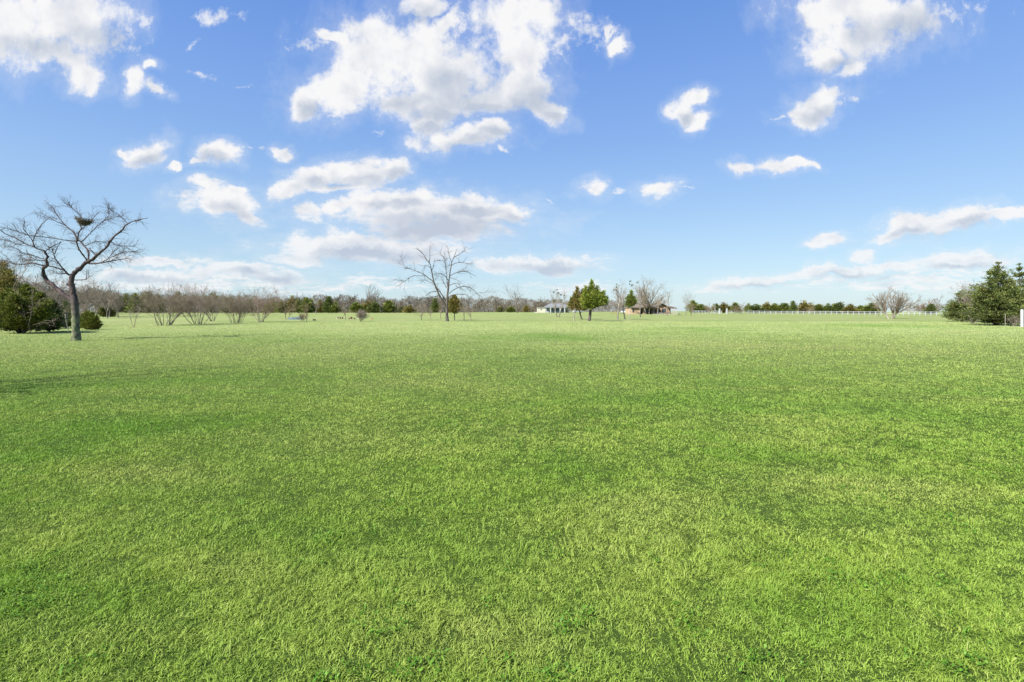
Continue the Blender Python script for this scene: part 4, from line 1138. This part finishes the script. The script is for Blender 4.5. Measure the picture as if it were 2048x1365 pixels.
# right edge: white post, steel stake and wire
def wire_fence():
    b = hit(2044, 654.5); s = b[1] / F
    o = thing('wire_fence', 'wire fence with a round white post at the right edge of the field', 'fence', b)
    MB().cyl(0, 0, -.2, 1.72, .125, 14).cyl(0, 0, 1.72, 1.76, .11, 14, 'z', .06).build('post', M_white, o)
    MB().box(-.62 - .016, -.62 + .016, 1.09, 1.11, -.2, 1.3).build('stake', M_timber, o)
    w = []
    for z in (.35, .8, 1.28):
        w.append(np.array([[[-3.1, 5.4, z], [-.62, 1.1, z], [0, -.13, z], [4, -7, z]]]))
    P = np.concatenate(w)
    link('wire', np_mesh('wire', *tubes([(P, np.full(P.shape[:2], .002), 4)]), M_twig), o)
wire_fence()

# pale building with metal roof and a porch
def pale_building():
    d = 236.; c = at(1107, d); s = d / F
    o = thing('pale_building', 'low pale building with a grey metal hip roof, white porch columns and cream annex', 'building', c)
    X = lambda px: (px - 1107) * s
    MB().box(X(1091), X(1136), 0, 9, -.3, 2.5).build('wall', M_bluegrey, o)
    MB().box(X(1075.5), X(1090.6), .6, 7, -.3, 2.28).build('annex', M_cream, o)
    f = MB().box(X(1075), X(1091) - .02, .3, 7.3, 2.28, 2.42).build('annex_roof', M_white, o)
    MB().hip(X(1089.5), X(1139), -2.0, 9.6, 2.62, 1.75, 2.9).build('roof', M_metalroof, o)
    MB().box(X(1090), X(1138), -1.9, -1.7, 2.35, 2.62).build('porch_beam', M_white, o)
    for px in (1100.5, 1110, 1119.5, 1128.5):
        MB().box(X(px) - .2, X(px) + .2, -1.95, -1.6, -.3, 2.35).box(X(px) - .26, X(px) + .26, -2.0, -1.55, -.3, .2).build('column', M_white, o)
    w = MB().box(X(1081), X(1084), .55, .62, 1.2, 1.75).build('window', M_white, o); MB().box(X(1081.4), X(1083.6), .50, .56, 1.26, 1.69).build('pane', M_glass, w)
    for px in (1094.6, 1105):
        w = MB().box(X(px) - .55, X(px) + .55, -.06, .02, .1, 2.1).build('door', M_white, o); MB().box(X(px) - .38, X(px) + .38, -.10, -.05, .6, 1.9).build('pane', M_glass, w)
    for px in (1115, 1124):
        w = MB().box(X(px) - .8, X(px) + .8, -.06, .02, .7, 2.0).build('window', M_white, o); MB().box(X(px) - .7, X(px) + .7, -.10, -.05, .8, 1.9).build('pane', M_glass, w)
    MB().box(X(1127), X(1136.2), -.14, .03, -.2, 1.2).build('brick_panel', M_brick, o)
    MB().box(X(1069), X(1075.3), 1, 4, -.3, .35).build('ramp', M_concrete, o)
    g = at(1137.5, 214); tag(MB().box(-.12, .12, -.12, .12, -.1, 1.9).box(-.16, .16, -.16, .16, 1.9, 1.97).build('dark_post', M_blackp), 'dark short post in the grass right of the pale building', 'post').location = [float(v) for v in g]
    g = at(1146, 226); tag(MB().box(-.11, .11, -.11, .11, -.1, 1.4).box(-.14, .14, -.14, .14, 1.4, 1.46).build('white_post', M_white), 'short white post behind the leaning pale sapling trunk', 'post').location = [float(v) for v in g]
pale_building()
# pale slim trunk in front of the junipers
b = hit(1147, 643.5); H = px_h(b, 619)
r = np.random.default_rng(3)
P = sweep(np.array([[0, 0, -.1]]), np.array([[.08, 0, 1.]]), np.array([H + .1]), 8, .03, .02, r)
o = thing('dead_sapling', 'bare pale sapling trunk leaning in front of the bronze juniper', 'sapling', b)
link('trunk', np_mesh('dead_sapling_trunk', *tubes([(P, taper(np.array([.085]), 8, .7), 8)]), M_pale), o)
st, dr, L, rr = spawn(P, taper(np.array([.085]), 8, .7), np.array([H]), 7, (.75, 1), (.4, .9), (.25, .5), (.25, .4), r)
link('crown', np_mesh('dead_sapling_crown', *tubes([(sweep(st, dr, L, 5, .15, .05, r), taper(rr, 5, .4), 4)]), M_pale), o)

def brick_house():
    d = 186.; c = at(1305, d); s = d / F
    o = thing('brick_house', 'low tan brick ranch house with a brown shingle roof and a dark porch', 'house', c)
    X = lambda px: (px - 1305) * s
    MB().box(X(1260), X(1279), -1.2, 8, -.3, 2.35).build('stone_wall', M_stone, o)
    MB().box(X(1279) + .01, X(1314), 1.6, 8, -.3, 2.35).build('wall', M_brick, o)
    MB().box(X(1314) + .01, X(1335.5), 0.2, 8, -.3, 2.35).build('wall', M_brick, o)
    # gable end
    g = MB(); x0, x1 = X(1312), X(1335.5); xm = (x0 + x1) / 2
    g.tri((x0, .2, 2.35), (x1, .2, 2.35), (xm, .2, 3.7)).tri((x0, .4, 2.35), (xm, .4, 3.7), (x1, .4, 2.35)).build('gable', M_brick, o)
    MB().gable(X(1309), X(1338.5), -.7, 9, 2.30, 1.55).build('gable_roof', M_shingle, o)
    MB().hip(X(1258.5), X(1316), -1.9, 9.2, 2.36, 1.75, 4.2).build('roof', M_shingle, o)
    MB().hip(X(1334), X(1352.5), -1.2, 6, 2.12, .75, 1.2).build('porch_roof', M_brownwood, o)
    ch = MB().box(X(1324.5), X(1328.5), 4.0, 4.9, 3.0, 4.55).build('chimney', M_stone, o)
    MB().box(X(1324.2), X(1328.8), 3.95, 4.95, 4.55, 4.66).build('cap', M_concrete, ch)
    for px in (1286.5, 1306.5, 1321.5, 1337):
        MB().box(X(px) - .32, X(px) + .32, -.55, -.02, -.3, 2.28).build('pillar', M_brick, o)
    for px in (1345, 1350.5):
        MB().box(X(px) - .1, X(px) + .1, -1.0, -.8, -.3, 2.12).build('porch_post', M_timber, o)
    for (a, b_, y, m) in ((1281, 1285, 1.5, M_brownwood), (1300.5, 1304.5, 1.5, M_brownwood), (1309.5, 1313.5, 1.5, M_brownwood), (1315.5, 1319, .1, M_blackp)):
        w = MB().box(X(a), X(b_), y - .06, y + .2, -.2, 2.05).build('door', m, o)
        MB().box(X(a) + .1, X(b_) - .1, y - .10, y - .05, .9, 1.85).build('pane', M_glass, w)
    for (a, b_, y) in ((1289.5, 1298.5, 1.5), (1325, 1331.5, .1), (1263.5, 1266, -1.3)):
        w = MB().box(X(a), X(b_), y - .05, y + .2, .75, 2.05).build('window', M_blackp, o)
        MB().box(X(a) + .1, X(b_) - .1, y - .09, y - .04, .85, 1.95).build('pane', M_glass, w)
    MB().box(X(1336.6), X(1343), 1.0, 6, -.3, 2.1).build('porch_wall', M_brick, o)
    MB().box(X(1338.5), X(1351.5), -.98, -.82, .72, .84).build('porch_rail', M_white, o)
    MB().box(X(1300), X(1351), -2.2, -1.25, -.3, .08).build('patio', M_concrete, o)
    for (px, lab) in ((1312, 'left white bench on the patio of the brick house'), (1319, 'middle white bench on the patio of the brick house'), (1327, 'right white bench on the patio of the brick house')):
        q = c + [X(px), -1.75, .08]
        t = thing('bench', lab, 'bench', q, 0, 'white patio benches')
        MB().box(-.62, .62, -.2, .2, .42, .48).build('seat', M_white, t)
        for sx in (-.5, .5): MB().box(sx - .05, sx + .05, -.16, .16, 0, .42).build('leg', M_white, t)
    # dark garden chair by the wall
    t = thing('garden_chair', 'dark garden chair on the patio by the brick wall', 'chair', c + [X(1303), -1.7, .08], .3)
    MB().box(-.28, .28, -.26, .26, .40, .45).build('seat', M_blackp, t); MB().box(-.28, .28, .26, .31, .46, .98).build('backrest', M_blackp, t)
    for sx in (-.24, .24):
        for sy in (-.22, .22): MB().box(sx - .025, sx + .025, sy - .025, sy + .025, 0, .40).build('leg', M_blackp, t)
brick_house()

def picnic_table():
    b = hit(1367, 631.5); b[1] += 6; b[2] = gzf(b[0] , b[1])
    t = thing('picnic_table', 'white picnic table under the forked bare tree right of the brick house', 'picnic table', b, .2)
    MB().box(-1.1, 1.1, -.4, .4, .74, .80).build('tabletop', M_white, t)
    for y in (-.75, .75): MB().box(-1.1, 1.1, y - .14, y + .14, .43, .48).build('seat', M_white, t)
    for x in (-.8, .8):
        MB().box(x - .05, x + .05, -.72, .72, .36, .43).build('crossbar', M_timber, t)
        for y in (-.45, .45): MB().box(x - .05, x + .05, y - .06, y + .06, 0, .36).box(x - .05, x + .05, y * .6 - .06, y * .6 + .06, .43, .74).build('leg', M_timber, t)
picnic_table()

def parked_car(px, d, lab, m, rot):
    b = at(px, d)
    t = thing('parked_car', lab, 'car', b, rot)
    prof = [(-2.15, .35), (-2.2, .75), (-2.05, .98), (-1.2, 1.02), (1.0, 1.0), (1.9, .88), (2.2, .7), (2.2, .38)]
    def prism(pr, w0, w1, m, name, par):
        n = len(pr); mb = MB(); mb.v = [(x, -w0 if z < 1 else -w1, z) for x, z in pr] + [(x, w0 if z < 1 else w1, z) for x, z in pr]
        mb.f4 = [(i, (i + 1) % n, n + (i + 1) % n, n + i) for i in range(n)]
        c = len(mb.v); mb.v += [(0, -w0, sum(z for _, z in pr) / n), (0, w0, sum(z for _, z in pr) / n)]
        mb.f3 = [(c, (i + 1) % n, i) for i in range(n)] + [(c + 1, n + i, n + (i + 1) % n) for i in range(n)]
        return mb.build(name, m, par)
    prism(prof, .9, .88, m, 'body', t)
    prism([(-1.5, 1.01), (-1.1, 1.5), (.2, 1.52), (.95, 1.01)], .8, .68, M_glass, 'cabin', t)
    MB().box(-1.08, .2, -.68, .68, 1.52, 1.56).build('roof', m, t)
    for x in (-1.35, 1.4):
        for y in (-.92, .70):
            w = MB().cyl(x, .34, y, y + .22, .34, 16, 'y').build('wheel', M_blackp, t)
            MB().cyl(x, .34, y - .01 if y < 0 else y + .18, y + .04 if y < 0 else y + .23, .2, 12, 'y').build('rim', M_steel, w)
    for y in (-.62, .62): MB().box(2.17, 2.22, y - .18, y + .18, .62, .76).build('headlight', M_white, t)
parked_car(1155.5, 228, 'pale blue grey car parked behind the trunks of the two big junipers', M_carblue, .3)
parked_car(1246.5, 204, 'white car half hidden by bare trunks left of the brick house', M_white, 1.35)
for i, (px, lab) in enumerate([(1222, 'left rusty garden stake on the lawn right of the big juniper'), (1227, 'middle rusty garden stake, thinner and set back'), (1232, 'right rusty garden stake on the lawn beside the bare trunk')]):
    g = at(px, 188 + (4 if i == 1 else 0))
    tag(MB().cyl(0, 0, -.1, .95, .09, 8).cyl(0, 0, .95, 1.05, .16, 8, 'z', .05).build('garden_stake', M_rust), lab, 'stake', 'rusty garden stakes').location = [float(v) for v in g]

# pale upturned boat, stumps and a dark hollow by the left shrubs
def boat():
    b = hit(592, 640); b[1] -= 0
    t = thing('rowing_boat', 'small pale upturned boat lying in the grass dip between two bare trees', 'boat', b + [0, 0, 0], .15)
    n, m_ = 13, 9; V = []; Fq = []
    for i in range(n):
        u = i / (n - 1) * 2 - 1; w = .62 * (1 - abs(u) ** 2.6) + .04; h = .52 * (1 - .35 * abs(u) ** 3)
        for j in range(m_):
            a = PI * j / (m_ - 1)
            V.append((u * 1.6, -w * math.cos(a), .06 + h * math.sin(a) ** .75))
    for i in range(n - 1):
        for j in range(m_ - 1): Fq.append((i * m_ + j, (i + 1) * m_ + j, (i + 1) * m_ + j + 1, i * m_ + j + 1))
    link('hull', np_mesh('hull', np.array(V), [np.array(Fq)], M_bluewhite), t)
    MB().box(-1.5, 1.5, -.03, .03, .555, .62).build('keel', M_teal, t)
    MB().box(-1.55, 1.55, -.66, -.60, .02, .09).box(-1.55, 1.55, .60, .66, .02, .09).build('gunwale', M_teal, t)
boat()
def lump(name, label, cat, loc, rx, ry, rz, m, seed, group=None):
    r = np.random.default_rng(seed); V = []; Fq = []; n, k = 14, 7
    for i in range(k):
        a = PI / 2 * i / (k - 1)
        for j in range(n):
            q = 2 * PI * j / n; w = 1 + .14 * math.sin(3 * q + seed) + .08 * r.normal()
            V.append((rx * math.cos(a) * math.cos(q) * w, ry * math.cos(a) * math.sin(q) * w, rz * math.sin(a) * (1 + .06 * r.normal()) - .05))
    for i in range(k - 1):
        for j in range(n): Fq.append((i * n + j, i * n + (j + 1) % n, (i + 1) * n + (j + 1) % n, (i + 1) * n + j))
    return tag(link(name, np_mesh(name, np.array(V), [np.array(Fq)], m), None, loc), label, cat, group)
lump('brush_pile', 'dark low brush pile in the grass right of the pale boat', 'brush pile', hit(628, 641.5), .38, .3, .34, M_soil, 1)
lump('earth_mound', 'small brown earth mound right of the ball shaped shrub', 'mound', hit(743, 638.5), .35, .3, .28, M_rust, 2)
for i, (px, py, h, lab) in enumerate([(676, 638, .42, 'leftmost short brown stump in the ring on the far grass'), (680.5, 638.3, .46, 'second short brown stump in the ring from the left'), (685, 638.4, .52, 'third stump in the ring, the last before the small bare tree'),
        (698, 639, .3, 'lowest stump of the ring, just right of the small bare tree'), (702.5, 638.5, .5, 'broad stump of the ring between two low ones'), (708.5, 639, .34, 'rightmost low brown stump of the ring')]):
    g = hit(px, py)
    t = thing('stump', lab, 'stump', g, i, 'ring of brown stumps')
    rr = .14 if px != 702.5 else .24
    MB().cyl(0, 0, -.1, h, rr * 1.15, 12, 'z', rr).build('bark', M_brownwood, t)
    MB().cyl(0, 0, h, h + .015, rr * .92, 12).build('cut_face', M_timber, t)
g = hit(691, 638); 
for i, (dx, dy, lab) in enumerate([(-2.6, 2., 'leftmost pale fire ring stone behind the stumps'), (2.2, 2.4, 'right pale fire ring stone behind the stumps')]):
    lump('stone', lab, 'stone', (g[0] + dx, g[1] + dy, gzf(g[0] + dx, g[1] + dy)), .3, .22, .16, M_concrete, 7 + i, 'pale ring stones')
# pale broken limb standing in the scrub
b = hit(134, 662); s = b[1] / F
z0 = EYE - (640 - HZ) * s - b[2]; z1 = EYE - (621 - HZ) * s - b[2]
r = np.random.default_rng(8)
P = sweep(np.array([[.12, 0, -.1]]), np.array([[-.05, 0, 1.]]), np.array([z1 + .1]), 9, .03, .0, r)
t = thing('dead_snag', 'pale grey broken snag upright in the scrub left of the nest tree trunk', 'snag', b)
link('trunk', np_mesh('snag_trunk', *tubes([(P, np.array([[.03, .03, .03, .03, .05, .075, .085, .075, .03]]), 8)]), M_pale), t)
